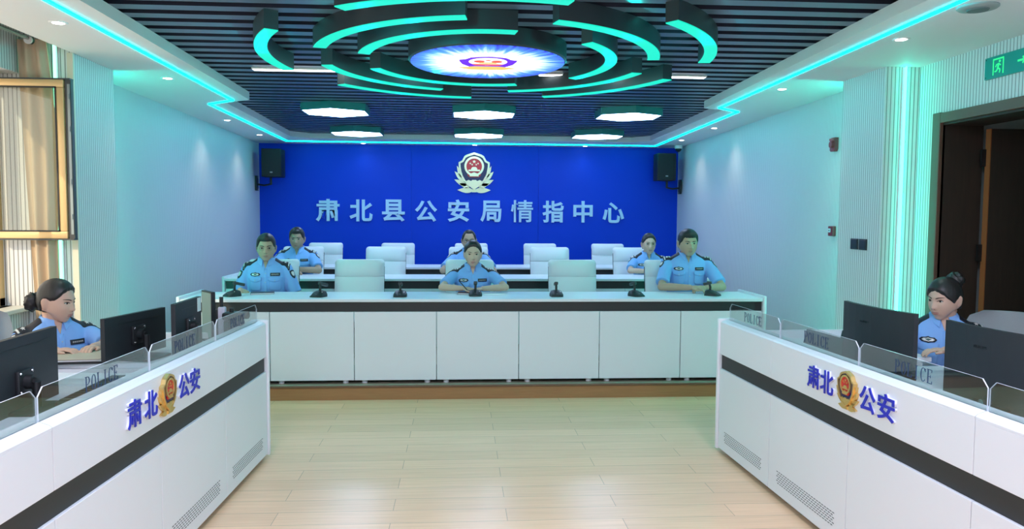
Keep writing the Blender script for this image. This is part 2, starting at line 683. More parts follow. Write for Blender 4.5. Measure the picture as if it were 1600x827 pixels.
# ---- linear lamps flush with the slats
E_LIN = emis('linear_lamp_glow', (1, 0.98, 0.95), P_LIN)
for x0, x1, lb in ((-1.93, -0.5, 'thin white linear lamp left of the round ceiling screen'), (0.42, 1.83, 'thin white linear lamp right of the round ceiling screen')):
    t = thing('linear_lamp', lb, 'ceiling lamp', ((x0 + x1) / 2, 6.50, ZC), math.radians(-0.7))
    h = (x1 - x0) / 2
    obj('housing', MB().box(-h - .01, h + .01, -0.035, 0.035, -0.012, 0.02), WHITE2, t)
    obj('diffuser', MB().box(-h, h, -0.03, 0.03, -0.016, -0.011), E_LIN, t)

# ---- broken concentric rings of light round a disc screen
RC = Vector((-0.05, 5.50, 0))
YS = 1.08
E_ARC = emis('cyan_ring_glow', (0.0, 1.0, 0.70), P_ARC)
ARCBODY = mat('ring_lamp_body', (0.03, 0.045, 0.055), 0.4)


def arc_light(ro, wd, a0, a1, label):
    t = thing('ring_segment_lamp', label, 'ceiling lamp', (RC.x, RC.y, ZC), 0, 'cyan ring segments under the slatted ceiling')
    n = max(8, int(abs(a1 - a0) / 3))
    body, dif = MB(), MB()
    rb, rd = [], []
    for i in range(n + 1):
        a = math.radians(a0 + (a1 - a0) * i / n)
        c, s = math.cos(a), math.sin(a) * YS
        ri = ro - wd
        rb.append([(ro * c, ro * s, -0.113), (ro * c, ro * s, 0.0), (ri * c, ri * s, 0.0), (ri * c, ri * s, -0.113)])
        r1, r2 = ro - 0.002, ri + 0.002
        rd.append([(r1 * c, r1 * s, -0.119), (r1 * c, r1 * s, -0.1125), (r2 * c, r2 * s, -0.1125), (r2 * c, r2 * s, -0.119)])
    body.rings(rb)
    dif.rings(rd)
    obj('housing', body, ARCBODY, t, 30)
    obj('diffuser', dif, E_ARC, t)
    am_ = math.radians((a0 + a1) / 2)
    light('ring_lamp_light', 'POINT', (RC.x + (ro - wd / 2) * math.cos(am_), RC.y + (ro - wd / 2) * math.sin(am_) * YS, ZC - .16), P_RING * abs(a1 - a0) / 60 * ro, (0, .95, .88)).data.shadow_soft_size = 0


arc_light(1.56, 0.085, 165.5, 211.5, 'outermost cyan ring segment on the left, a broad short curve')
arc_light(1.20, 0.085, 198.4, 262, 'middle-ring cyan segment sweeping up on the left')
arc_light(0.905, 0.085, 194.6, 279, 'innermost cyan ring segment above the front edge of the round screen')
arc_light(1.55, 0.085, 237, 284, 'uppermost cyan ring segment, long and shallow, in the outermost ring')
arc_light(1.21, 0.085, 107.4, 171, 'middle-ring cyan segment low on the left')
arc_light(0.905, 0.085, 72.2, 161.5, 'innermost cyan ring segment below the round screen')
arc_light(1.56, 0.085, 93.5, 141.0, 'lowest cyan ring segment on the left, outermost ring')
arc_light(1.19, 0.085, -73, -10.3, 'middle-ring cyan segment curving down on the right')
arc_light(0.905, 0.085, -46.5, 37.5, 'innermost cyan ring segment hooking round the right of the screen')
arc_light(1.555, 0.085, -50, -5.5, 'outermost cyan ring segment on the right, a broad short curve')
arc_light(1.205, 0.085, 13, 79, 'middle-ring cyan segment low on the right')
arc_light(1.555, 0.085, 18.8, 68.4, 'lowest cyan ring segment on the right, outermost ring')

# ---- emblem (also used small on the desks): local u right, v up, w out
SH = [(0, 1.12), (.38, 1.0), (.52, .92), (.65, .68), (.84, .58), (.83, .37), (.75, -.07), (.55, -.43), (.32, -.67), (0, -.88)]


def mirror(pts):
    return pts + [(-x, y) for x, y in reversed(pts) if abs(x) > 1e-6]


def circle(cx, cy, r, n=28, a0=0.0, a1=2 * PI):
    return [(cx + r * math.cos(a0 + (a1 - a0) * i / n), cy + r * math.sin(a0 + (a1 - a0) * i / n)) for i in range(n)]


def star(cx, cy, r):
    return [(cx + (r if k % 2 == 0 else r * 0.42) * math.sin(k * PI / 5), cy + (r if k % 2 == 0 else r * 0.42) * math.cos(k * PI / 5)) for k in range(10)]


def build_emblem(parent, M, gold, flat=0.10, red=RED, navy=NAVY, pre=''):
    """a shield with gold rim, red disc, gate and leafy wings; unit half width, M scales and places it"""
    f = flat
    out = mirror(SH)
    cen = (0, 0.1)

    def sc(pts, k):
        return [(cen[0] + (x - cen[0]) * k, cen[1] + (y - cen[1]) * k) for x, y in pts]
    rim = MB()
    inn = sc(out, 0.88)
    n = len(out)
    for i in range(n):
        j = (i + 1) % n
        rim.prism([out[i], out[j], inn[j], inn[i]], 0, f * 1.5)
    o = obj('emblem_shield', MB().prism(sc(out, 0.9), 0, f), navy, parent, M=M)
    obj('shield_rim', rim, gold, o, M=M)
    lv = MB()

    def leaf(p0, p1, wd, h):
        d = Vector((p1[0] - p0[0], p1[1] - p0[1]))
        nrm = Vector((-d.y, d.x)).normalized() * wd
        pp = []
        for k in range(9):
            t = k / 8
            pp.append((p0[0] + d.x * t + nrm.x * math.sin(PI * t ** 0.8), p0[1] + d.y * t + nrm.y * math.sin(PI * t ** 0.8)))
        for k in range(7, 0, -1):
            t = k / 8
            pp.append((p0[0] + d.x * t - nrm.x * math.sin(PI * t ** 0.8), p0[1] + d.y * t - nrm.y * math.sin(PI * t ** 0.8)))
        lv.prism(pp, -f * 0.3, h)
    for s in (1, -1):
        for p0, p1, wd in (((.62, -.30), (.93, .40), .10), ((.55, -.45), (1.05, .10), .12), ((.40, -.66), (1.06, -.34), .13), ((.02, -.92), (.90, -.90), .15), ((.25, -.75), (.80, -.55), .12)):
            leaf((p0[0] * s, p0[1]), (p1[0] * s, p1[1]), wd, f * (0.7 + 0.3 * (p1[1] > 0)))
    lv.prism([(-.12, -1.02), (.12, -1.02), (.1, -.85), (-.1, -.85)], 0, f)
    obj('emblem_leaves', lv, gold, o, M=M)
    g = MB()
    ro, ri = circle(0, .37, .53), circle(0, .37, .42)
    for i in range(28):
        j = (i + 1) % 28
        g.prism([ro[i], ro[j], ri[j], ri[i]], f, f * 1.6)
    g.prism([(-.31, .11), (.31, .11), (.31, .19), (-.31, .19)], f, f * 1.55)
    g.prism([(-.17, .19), (.17, .19), (.15, .27), (.09, .33), (-.09, .33), (-.15, .27)], f, f * 1.55)
    g.prism([(-.37, .02), (-.2, -.08), (.2, -.08), (.37, .02), (.2, -.02), (0, .05), (-.2, -.02)], f, f * 1.55)
    g.prism([(-.24, -.17), (.24, -.17), (.24, -.11), (-.24, -.11)], f, f * 1.75)
    g.prism([(-.42, -.42), (-.3, -.36), (-.16, -.42), (-.1, -.36), (.1, -.36), (.16, -.42), (.3, -.36), (.42, -.42), (.28, -.62), (0, -.80), (-.28, -.62)], f, f * 1.4)
    for cx, cy, r in ((0, .62, .10), (-.21, .52, .055), (.21, .52, .055), (-.11, .46, .055), (.11, .46, .055)):
        g.prism(star(cx, cy, r), f, f * 1.5)
    obj('gold_relief', g, gold, o, M=M)
    obj('red_disc', MB().prism(circle(0, .37, .43), f, f * 1.25), red, o, M=M)
    obj('red_drape', MB().prism([(-.38, .03), (0, -.04), (.38, .03), (.36, -.12), (.26, -.22), (-.26, -.22), (-.36, -.12)], f, f * 1.3), red, o, M=M)
    return o


# ---- disc screen with a starburst of light and the emblem on it
t = thing('round_ceiling_screen', 'round lit screen with a white and blue starburst in the middle of the ceiling', 'screen', (RC.x, RC.y, ZC))
b = MB()
pr = [(0.0, 0.0), (0.555, 0.0), (0.555, -0.11), (0.535, -0.118), (0.0, -0.118)]
b.lathe([(0.555, 0.0), (0.555, -0.108), (0.545, -0.116), (0.2, -0.116)], 64, M=Matrix.Scale(YS, 4, (0, 1, 0)))
obj('housing', b, ARCBODY, t, 30)
sm = bpy.data.materials.new('starburst_screen')
sm.use_nodes = True
nt = sm.node_tree
bs = nt.nodes['Principled BSDF']
bs.inputs['Base Color'].default_value = (0.02, 0.02, 0.03, 1)
tc = N(nt, 'ShaderNodeTexCoord')
sx = N(nt, 'ShaderNodeSeparateXYZ')
nt.links.new(tc.outputs['Object'], sx.inputs[0])
at = N(nt, 'ShaderNodeMath', operation='ARCTAN2')
nt.links.new(sx.outputs[1], at.inputs[0])
nt.links.new(sx.outputs[0], at.inputs[1])
le = N(nt, 'ShaderNodeVectorMath', operation='LENGTH')
nt.links.new(tc.outputs['Object'], le.inputs[0])
cb = N(nt, 'ShaderNodeCombineXYZ')
sc_ = N(nt, 'ShaderNodeMath', operation='MULTIPLY')
sc_.inputs[1].default_value = 9.0
nt.links.new(at.outputs[0], sc_.inputs[0])
rs = N(nt, 'ShaderNodeMath', operation='MULTIPLY')
rs.inputs[1].default_value = 2.0
nt.links.new(le.outputs['Value'], rs.inputs[0])
nt.links.new(sc_.outputs[0], cb.inputs[0])
nt.links.new(rs.outputs[0], cb.inputs[1])
nz = N(nt, 'ShaderNodeTexNoise')
nz.inputs['Scale'].default_value = 1.6
nz.inputs['Detail'].default_value = 5
nt.links.new(cb.outputs[0], nz.inputs['Vector'])
am = N(nt, 'ShaderNodeMath', operation='MULTIPLY_ADD')   # noise*0.42 + radius
am.inputs[1].default_value = 0.36
nt.links.new(nz.outputs[0], am.inputs[0])
nt.links.new(le.outputs['Value'], am.inputs[2])
cr = N(nt, 'ShaderNodeValToRGB')
e = cr.color_ramp.elements
e[0].position, e[0].color = 0.50, (1.6, 1.6, 1.7, 1)
e[1].position, e[1].color = 0.80, (0.03, 0.02, 0.75, 1)
q = e.new(0.58)
q.color = (0.8, 1.1, 1.5, 1)
q = e.new(0.67)
q.color = (0.10, 0.38, 1.15, 1)
nt.links.new(am.outputs[0], cr.inputs[0])
nt.links.new(cr.outputs[0], bs.inputs['Emission Color'])
bs.inputs['Emission Strength'].default_value = 1.0
b = MB()
b.lathe([(0.54, -0.1215), (0.54, -0.116)], 64, M=Matrix.Scale(YS, 4, (0, 1, 0)))
scr = obj('screen_face', b, sm, t)
# the glowing picture of the emblem, upright for someone looking from the entrance
ME = T(0, 0.01, -0.122) @ RX(180) @ Matrix.Scale(0.225, 4)
EG, ER, EN, EW = emis('screen_gold', (1.0, 0.62, 0.12), 1.0), emis('screen_red', (1.0, 0.10, 0.04), 1.0), emis('screen_violet', (0.16, 0.0, 0.85), 1.0), emis('screen_white', (1, 0.95, 0.95), 1.3)
o = obj('screen_picture', MB().prism(mirror([(x * 1.06, y * 1.02) for x, y in SH]), 0, 0.006), EN, scr, M=ME)
obj('picture_ring', MB().prism(circle(0, .37, .60), 0.006, 0.009), EW, o, M=ME)
b = MB()
for s in (1, -1):
    b.prism(circle(.27 * s, .42, .17), 0.009, 0.012)
b.prism(star(0, .60, .12), 0.009, 0.012)
b.prism([(-.5, .02), (.5, .02), (.38, -.2), (-.38, -.2)], 0.009, 0.012)
obj('picture_red', b, ER, o, M=ME)
b = MB()
b.prism([(-.34, .1), (.34, .1), (.2, .3), (-.2, .3)], 0.012, 0.014)
b.prism([(-.95, -.62), (-.4, -.36), (.4, -.36), (.95, -.62), (.5, -.92), (-.5, -.92)], 0.009, 0.012)
obj('picture_gold', b, EG, o, M=ME)

# ---- open window casement, curtain, rod
GOLDFRAME = mat('champagne_aluminium', (0.74, 0.50, 0.24), 0.38, 0.35)
PANE = glass('window_glass', (0.93, 0.95, 0.93), 0.07)
wd = thing('window_1', '', '', (0, 0, 0))
del wd['label'], wd['category']
wd['kind'] = 'structure'
b = MB()
for y0, y1 in ((2.65, 2.71), (3.50, 3.56), (4.50, 4.56), (5.59, 5.65)):
    b.box(-3.52, -3.46, y0, y1, 0.885, 2.51)
b.box(-3.52, -3.46, 2.65, 5.65, 2.45, 2.51)
b.box(-3.52, -3.46, 2.65, 5.65, 0.885, 0.94)
b.box(-3.52, -3.46, 2.65, 4.50, 1.32, 1.37)
struct('window_frame', b, GOLDFRAME, wd)
struct('window_sill', MB().box(-3.56, -3.40, 2.65, 5.65, 0.84, 0.885), WHITE2, wd)
struct('window_lintel', MB().box(-3.56, -3.415, 2.65, 5.65, 2.51, 2.58), WHITE2, wd)

t = thing('window_casement', 'open gold framed window casement swung into the room', 'window casement', (-3.46, 5.50, 0))
X1, Z0, Z1 = 0.515, 1.365, 2.452
b = MB()
fwid = 0.052
b.box(0, X1, 0, 0.05, Z0, Z0 + fwid, 0.006)
b.box(0, X1, 0, 0.05, Z1 - fwid, Z1, 0.006)
b.box(0, fwid, 0, 0.05, Z0 + fwid, Z1 - fwid, 0.006)
b.box(X1 - fwid, X1, 0, 0.05, Z0 + fwid, Z1 - fwid, 0.006)
obj('frame', b, GOLDFRAME, t, 40)
b = MB()
b.box(fwid - .004, X1 - fwid + .004, -0.004, 0.004, Z0 + fwid - .004, Z0 + fwid + .006)
b.box(fwid - .004, X1 - fwid + .004, -0.004, 0.004, Z1 - fwid - .006, Z1 - fwid + .004)
b.box(fwid - .004, fwid + .006, -0.004, 0.004, Z0 + fwid, Z1 - fwid)
b.box(X1 - fwid - .006, X1 - fwid + .004, -0.004, 0.004, Z0 + fwid, Z1 - fwid)
obj('gasket', b, BLACK, t)
obj('pane', MB().box(fwid, X1 - fwid, 0.02, 0.026, Z0 + fwid, Z1 - fwid), PANE, t)
b = MB()
b.box(X1 + .004, X1 + .045, 0.012, 0.05, Z0 - .004, Z1 + .004, 0.003)
b.box(-0.0, X1 + .045, 0.0, 0.05, Z1, Z1 + .009)
b.box(0, X1 + .045, -0.004, 0.05, Z0 - .010, Z0)
obj('lock_rail', b, mat('casement_edge', (0.05, 0.055, 0.06), 0.4), t)
b = MB().box(X1 + .022, X1 + .04, 0.006, 0.012, Z0 + .03, Z1 - .03)
for z in (1.50, 1.74, 2.10, 2.32):
    b.box(X1 + .026, X1 + .036, 0.0, 0.012, z, z + 0.035)
obj('lock_strip', b, mat('steel_grey', (0.25, 0.30, 0.32), 0.35, 0.8), t)

# curtain hanging gathered against the pier
CURT = noise_mat('beige_curtain', (0.62, 0.49, 0.34), (0.56, 0.43, 0.29), 30, 0.85, (1, 1, 0.15))
b = MB()
rg = []
for k in range(26):
    z = 2.735 - k * (2.735 - 0.45) / 25
    tt = k / 25
    x0 = -3.285 + 0.06 * min(1, tt * 1.2)
    x1 = -3.10 + 0.035 * math.sin(PI * min(1, tt * 1.6)) + 0.05 * tt
    row = []
    for i in range(25):
        s = i / 24
        row.append((x0 + (x1 - x0) * s, 5.585 + 0.026 * math.sin(s * 4.6 * PI + 0.6 * tt) * (0.6 + 0.5 * tt), z))
    for i in range(24, -1, -1):
        s = i / 24
        row.append((x0 + (x1 - x0) * s, 5.593 + 0.026 * math.sin(s * 4.6 * PI + 0.6 * tt) * (0.6 + 0.5 * tt), z))
    rg.append(row)
b.rings(rg)
tag(obj('curtain', b, CURT, smooth=60), 'beige curtain gathered at the pier behind the open window', 'curtain')
t = thing('curtain_rod', 'slim pale curtain rod with a dark round end above the window', 'curtain rod', (-3.16, 5.50, 2.722))
obj('rod', MB().cyl((0, -2.5, 0), (0, 0.02, 0), 0.012), mat('rod_grey', (0.5, 0.5, 0.48), 0.35, 0.6), t, True)
obj('finial', MB().cyl((0, 0.0, -0.01), (0, 0.03, -0.01), 0.024), DARKMETAL, t, 40)
obj('finial_rim', MB().cyl((0, -0.012, -0.01), (0, 0.0, -0.01), 0.028), WHITE2, t, 40)

# ---- doorway on the right
d = thing('door_1', '', '', (0, 0, 0))
del d['label'], d['category']
d['kind'] = 'structure'
b = MB()
b.box(3.135, 3.18, 5.255, 5.345, 0, 2.29, 0.004)
b.box(3.135, 3.18, 3.93, 4.02, 0, 2.29, 0.004)
b.box(3.135, 3.18, 4.02, 5.255, 2.215, 2.285, 0.004)
struct('door_frame', b, mat('door_casing_wood', (0.14, 0.075, 0.05), 0.45), d)
b = MB()
b.box(3.16, 3.46, 5.255, 5.33, 0, 2.25)
b.box(3.16, 3.46, 4.0, 4.05, 0, 2.25)
b.box(3.16, 3.46, 4.0, 5.33, 2.2, 2.25)
struct('door_jamb', b, DOORWOOD, d)
lf = MB().box(3.458, 4.40, 5.17, 5.215, 0.01, 2.17)
lf = struct('door_leaf', lf, DOORWOOD, d)
struct('door_leaf_edge', MB().box(3.452, 3.459, 5.168, 5.217, 0.01, 2.17), DOOREDGE, lf)
for z in (0.25, 1.30, 1.97):
    b = MB().box(3.42, 3.455, 5.205, 5.222, z - .06, z + .06)
    b.cyl((3.449, 5.222, z - .06), (3.449, 5.222, z + .06), 0.009)
    struct('door_hinge', b, DARKMETAL, lf)
# corridor beyond
b = MB()
b.box(3.46, 5.2, 5.33, 5.43, 0, 2.75)
b.box(5.2, 5.3, 2.0, 5.43, 0, 2.75)
b.box(3.40, 5.2, 1.9, 2.0, 0, 2.75)
b.box(3.40, 5.3, 1.9, 5.43, 2.6, 2.75)
struct('wall_corridor', b, mat('corridor_wall', (0.5, 0.56, 0.55), 0.7))
struct('floor_corridor', MB().box(3.90, 5.3, 1.9, 5.43, -0.1, 0.0), OAK)

# ---- exit sign over the doorway
t = thing('exit_sign', 'dark green exit sign with a bright running man above the doorway', 'exit sign', (3.16, 4.82, 2.505))
MF = FACE_MX
obj('plate', MB().prism([(0, -.068), (0.36, -.068), (0.36, .068), (0, .068)], 0, 0.018, M=MF), mat('exit_plate', (0.0, 0.20, 0.17), 0.35, emit=(0, 0.5, 0.4), es=0.12), t)
PIC = emis('exit_glow', (0.03, 1.0, 0.28), 1.0)
b = MB()
z0, z1 = 0.018, 0.0195


def bar(p, q, wd):
    d = Vector((q[0] - p[0], q[1] - p[1]))
    nn = Vector((-d.y, d.x)).normalized() * wd / 2
    b.prism([(p[0] + nn.x, p[1] + nn.y), (p[0] - nn.x, p[1] - nn.y), (q[0] - nn.x, q[1] - nn.y), (q[0] + nn.x, q[1] + nn.y)], z0, z1, M=MF)


cx = 0.125
bar((cx - .045, -.05), (cx - .045, .05), .008)
bar((cx + .045, -.05), (cx + .045, .05), .008)
bar((cx - .049, .047), (cx + .049, .047), .009)
b.prism(circle(cx + .012, .03, .0085, 12), z0, z1, M=MF)
bar((cx + .004, .018), (cx - .004, -.010), .014)
bar((cx - .004, -.010), (cx + .018, -.022), .009)
bar((cx + .018, -.022), (cx + .012, -.042), .008)
bar((cx - .004, -.010), (cx - .014, -.028), .009)
bar((cx - .014, -.028), (cx - .032, -.030), .008)
bar((cx + .004, .016), (cx + .022, .004), .007)
bar((cx + .004, .016), (cx - .016, .012), .007)
bar((cx - .016, .012), (cx - .024, -.002), .007)
obj('running_man_pictogram', b, PIC, t)
b = MB()
for k in (0.20,):
    bar((cx + k - .03, 0), (cx + k + .03, 0), .012)
    bar((cx + k + .03, 0), (cx + k + .012, .02), .010)
    bar((cx + k + .03, 0), (cx + k + .012, -.02), .010)
obj('arrow_pictogram', b, PIC, t)
b = MB()
for u, v in ((.012, .056), (.012, -.056)):
    b.cyl((-.019, -u, v), (-.0175, -u, v), .004, n=10)
obj('fixing_screw', b, DARKMETAL, t)

# ---- small wall devices on the right
t = thing('alarm_sounder', 'small red alarm sounder high on the ribbed wall', 'alarm', (wr(6.78), 6.78, 2.20))
b = MB()
b.prism([(-.048, -.05), (-.03, -.062), (.03, -.062), (.048, -.04), (.048, .062), (-.02, .062), (-.048, .045)], 0, 0.035, M=FACE_MX, bev=0)
obj('housing', b, mat('alarm_red', (0.26, 0.02, 0.025), 0.4), t)
b = MB().prism(circle(0, 0.0, .03, 18), 0.035, 0.055, M=FACE_MX)
obj('horn', b, mat('alarm_red', (0.26, 0.02, 0.025), 0.4), t)
obj('strobe', MB().prism([(-.03, .035), (.03, .035), (.03, .055), (-.03, .055)], 0.035, 0.05, M=FACE_MX), mat('strobe_lens', (0.45, 0.12, 0.12), 0.2), t)

t = thing('fire_call_point', 'square red fire call point on the ribbed wall', 'call point', (wr(6.77), 6.77, 1.42))
obj('housing', MB().box(-.034, 0, -.045, .045, -.045, .045, 0.006), mat('callpoint_red', (0.22, 0.015, 0.02), 0.4), t)
pn = obj('press_panel', MB().box(-.037, -.033, -.005, .034, -.012, .022), WHITE, t)
obj('panel_mark', MB().prism([(-.012, .0), (0, .008), (.012, 0), (0, -.008)], .037, .038, M=T(0, .0145, .005) @ FACE_MX), BLACK, pn)

for yy, lb in ((5.915, 'black wall switch on the pier, the one nearer the back wall'), (5.785, 'black wall switch on the pier, the one nearer the doorway')):
    t = thing('wall_switch', lb, 'light switch', (2.895, yy, 1.335), 0, 'black wall switches on the right pier')
    obj('plate', MB().box(-.009, 0, -.056, .056, -.043, .043, 0.003), mat('switch_black', (0.02, 0.025, 0.028), 0.3), t)
    obj('rocker', MB().box(-.012, -.008, -.045, .045, -.034, .034, 0.002), mat('switch_black', (0.02, 0.025, 0.028), 0.3), t)

t = thing('smoke_detector', 'round flush smoke detector in the white ceiling border near the doorway', 'smoke detector', (2.474, 3.946, ZS))
obj('base', MB().lathe([(0.10, 0.0), (0.10, -0.008), (0.092, -0.014), (0.06, -0.016), (0.02, -0.016)], 32), mat('detector_grey', (0.34, 0.4, 0.4), 0.5), t, 40)
obj('grille', MB().lathe([(0.055, -0.016), (0.05, -0.024), (0.01, -0.026)], 24), mat('detector_dark', (0.12, 0.16, 0.16), 0.5), t, 40)

t = thing('dome_camera', 'white dome security camera under the ceiling border in the right back corner', 'security camera', (3.21, 12.05, ZS))
obj('mount', MB().lathe([(0.062, 0.0), (0.064, -0.035), (0.055, -0.05), (0.03, -0.052)], 28), WHITE2, t, 40)
obj('dome', MB().ell((0, 0, -.05), (.05, .05, .05)), BLACK, t, True)

# ---- wall speakers on brackets
def speaker(x, y, s, label):
    t = thing('wall_speaker', label, 'speaker', (x, y, 2.32), 0, 'black loudspeakers beside the blue wall')
    b = MB().box(-.15, .15, -.14, .14, -.215, .215, 0.012)
    obj('cabinet', b, mat('speaker_black', (0.010, 0.011, 0.016), 0.6), t, 40)
    obj('grille', MB().box(-.14, .105 if s > 0 else .14, -.147, -.14, -.19, .205, 0.003), noise_mat('speaker_grille', (0.008, 0.009, 0.013), (0.016, 0.017, 0.022), 260, 0.7), t)
    obj('badge', MB().box(-.02, .02, -.150, -.147, -.155, -.135), mat('badge_grey', (0.35, 0.34, 0.36), 0.4), t)
    b = MB()
    b.cyl((.04 * s, .0, -.215), (.04 * s, .0, -.33), .017)
    b.tube([(.04 * s, 0, -.32), (.15 * s, 0.05, -.34), (.29 * s, .10, -.32)], .014)
    obj('bracket_arm', b, BLACK, t, 40)
    b = MB().box(min(.27 * s, .30 * s), max(.27 * s, .30 * s), .06, .16, -.42, -.19, .003)
    bp = obj('wall_plate', b, BLACK, t)
    b = MB()
    for z in (-.40, -.21):
        b.ell((.268 * s, .11, z), (.006, .009, .009), u=8, v=6)
    obj('bolt', b, CHROME, bp)


speaker(-3.115, 12.15, -1, 'black wall speaker in the left back corner')
speaker(3.02, 12.15, 1, 'black wall speaker in the right back corner')

# ---- emblem and lettering on the blue wall
t = thing('wall_emblem', 'large gold shield emblem with red centre above the wall lettering', 'emblem', (-0.013, YB - 0.001, 2.215))
build_emblem(t, FACE_MY @ Matrix.Scale(0.30, 4), PALEGOLD, 0.12)
ACW = mat('acrylic_letter', (0.50, 0.72, 0.95), 0.3)
for ch, px0, px1, v0, v1 in (('肃', 493.8, 530.4, 311, 346), ('北', 546.3, 581.9, 312, 346), ('县', 597, 632.4, 312, 346), ('公', 648.2, 683, 313.5, 346.5), ('安', 699.4, 733.2, 312, 346.5),
                     ('局', 750.6, 783.5, 313.7, 347), ('情', 798.2, 833, 313, 347.3), ('指', 847.6, 881, 314, 347.8), ('中', 895.7, 926.2, 314.3, 347.8), ('心', 941.5, 975.3, 316.7, 348.3)):
    # measured character boxes on the wall, turned into metres on the wall plane
    def wallpt(px, py):
        dd = fw + rr * ((px - 800) / FPX) + uu * ((413.5 - py) / FPX)
        k = (YB - 0.02) / dd.y
        return Vector((-0.245, 0, 1.55)) + dd * k
    A, B = wallpt(px0, v1), wallpt(px1, v0)
    me = text_mesh(ch, 1, 0.03, 0.014 if ch in '情' else 0.026, width=B.x - A.x, height=B.z - A.z)
    me.transform(FACE_MY)
    o = obj('wall_character', me, ACW)
    o.location = ((A.x + B.x) / 2, YB - 0.016, (A.z + B.z) / 2)
    tag(o, 'pale raised wall character ' + ch + ' on the blue wall', 'lettering', 'raised characters on the blue wall')

# ================================================================== DESKS
def row_desk(name_label, y, x0, x1, seams, ztop=0.84, zp=0.12, dep=0.60, feet=True):
    """long white console seen from the front: top, dark band, a door per module, end panels, feet"""
    t = thing('conference_desk', name_label, 'desk', (0, y, zp), 0, 'long white desks in rows')
    h = ztop - zp
    b = MB().box(x0, x1, -0.012, dep, h - 0.026, h, 0.004)
    obj('worktop', b, WHITE, t)
    b = MB().box(x0 + .005, x1 - .005, 0.012, 0.03, h - 0.108, h - 0.026)
    obj('dark_band', b, BAND, t)
    ed = [x0] + list(seams) + [x1]
    for a, c in zip(ed[:-1], ed[1:]):
        obj('front_panel', MB().box(a + .003, c - .003, 0.0, 0.018, 0.032, h - 0.109, 0.002), WHITE, t)
    for a, c in ((x0 - .032, x0 - .002), (x1 + .002, x1 + .032)):
        obj('end_panel', MB().box(a, c, -0.016, dep + .02, 0.0, h + .022, 0.01), WHITE, t, 40)
    bb = MB().box(x0 + .01, x1 - .01, 0.02, dep - .03, 0.035, 0.05)
    obj('carcass', bb, BAND, t)
    if feet:
        for a, c in zip(ed[:-1], ed[1:]):
            for x in (a + .08, c - .08):
                obj('foot', MB().cyl((x, .06, 0), (x, .06, .035), .024, n=14), WHITE, t, 40)
    return t


row_desk('nearest long white desk with seven microphones on it', 6.45, -2.535, 2.372, (-1.818, -1.125, -.438, .258, .949, 1.655))
row_desk('second long white desk in the middle row behind the microphones', 8.22, -2.70, 2.55, (-1.95, -1.25, -.55, .15, .85, 1.55), ztop=0.862)
row_desk('rearmost long white desk close to the blue wall', 9.98, -2.86, 2.72, (-2.15, -1.45, -.75, -.05, .65, 1.35, 2.05), ztop=0.862)

POL = {'P': [((0, 0), (0, 1)), 'bP'], }


def serif_letter(b, ch, x, w, M, t=0.11, s=0.045):
    """one narrow serif capital of unit height, drawn with bars"""
    Z0, Z1 = 0.0, 0.02

    def rect(x0, x1, y0, y1):
        b.prism([(x + x0 * w, y0), (x + x1 * w, y0), (x + x1 * w, y1), (x + x0 * w, y1)], Z0, Z1, M=M)

    def ringpart(cx, cy, rx, ry, a0, a1, th):
        n = 14
        for i in range(n):
            p = [a0 + (a1 - a0) * (i + k) / n for k in (0, 1)]
            q = []
            for a in p:
                q.append((x + (cx + rx * math.cos(a)) * w, cy + ry * math.sin(a)))
            for a in reversed(p):
                k = th * (0.45 + 0.55 * abs(math.cos(a)))
                q.append((x + (cx + (rx - k) * math.cos(a)) * w, cy + (ry - k * 0.45) * math.sin(a)))
            b.prism(q, Z0, Z1, M=M)
    tw = t / w
    if ch in 'PLEI':
        c = 0.42 if ch == 'I' else 0.12
        rect(c, c + tw, 0, 1)
        rect(c - .12, c + tw + .12, 0, s)
        rect(c - .12, c + tw + .12, 1 - s, 1)
    if ch == 'P':
        ringpart(.42, .73, .5, .27, -PI / 2, PI / 2, tw)
        rect(.12, .45, 1 - s, 1)
        rect(.12, .45, .46, .46 + s)
    elif ch == 'L':
        rect(.12, .9, 0, s)
        rect(.9 - tw * .5, .9, 0, .24)
    elif ch == 'E':
        rect(.12, .88, 0, s)
        rect(.12, .85, 1 - s, 1)
        rect(.12, .65, .5 - s / 2, .5 + s / 2)
        rect(.9 - tw * .5, .9, 0, .2)
        rect(.87 - tw * .5, .87, .8, 1)
        rect(.65 - tw * .4, .65, .4, .6)
    elif ch == 'O':
        ringpart(.5, .5, .46, .5, 0, 2 * PI, tw)
    elif ch == 'C':
        ringpart(.55, .5, .48, .5, 0.75, 2 * PI - 0.75, tw)
        rect(.88, .88 + tw * .5, .72, .95)


GLS = glass('screen_glass', (0.80, 0.86, 0.87), 0.10)
PRINT = mat('printed_slate', (0.02, 0.05, 0.13), 0.5)
VENT = mat('vent_slot', (0.10, 0.12, 0.13), 0.7)


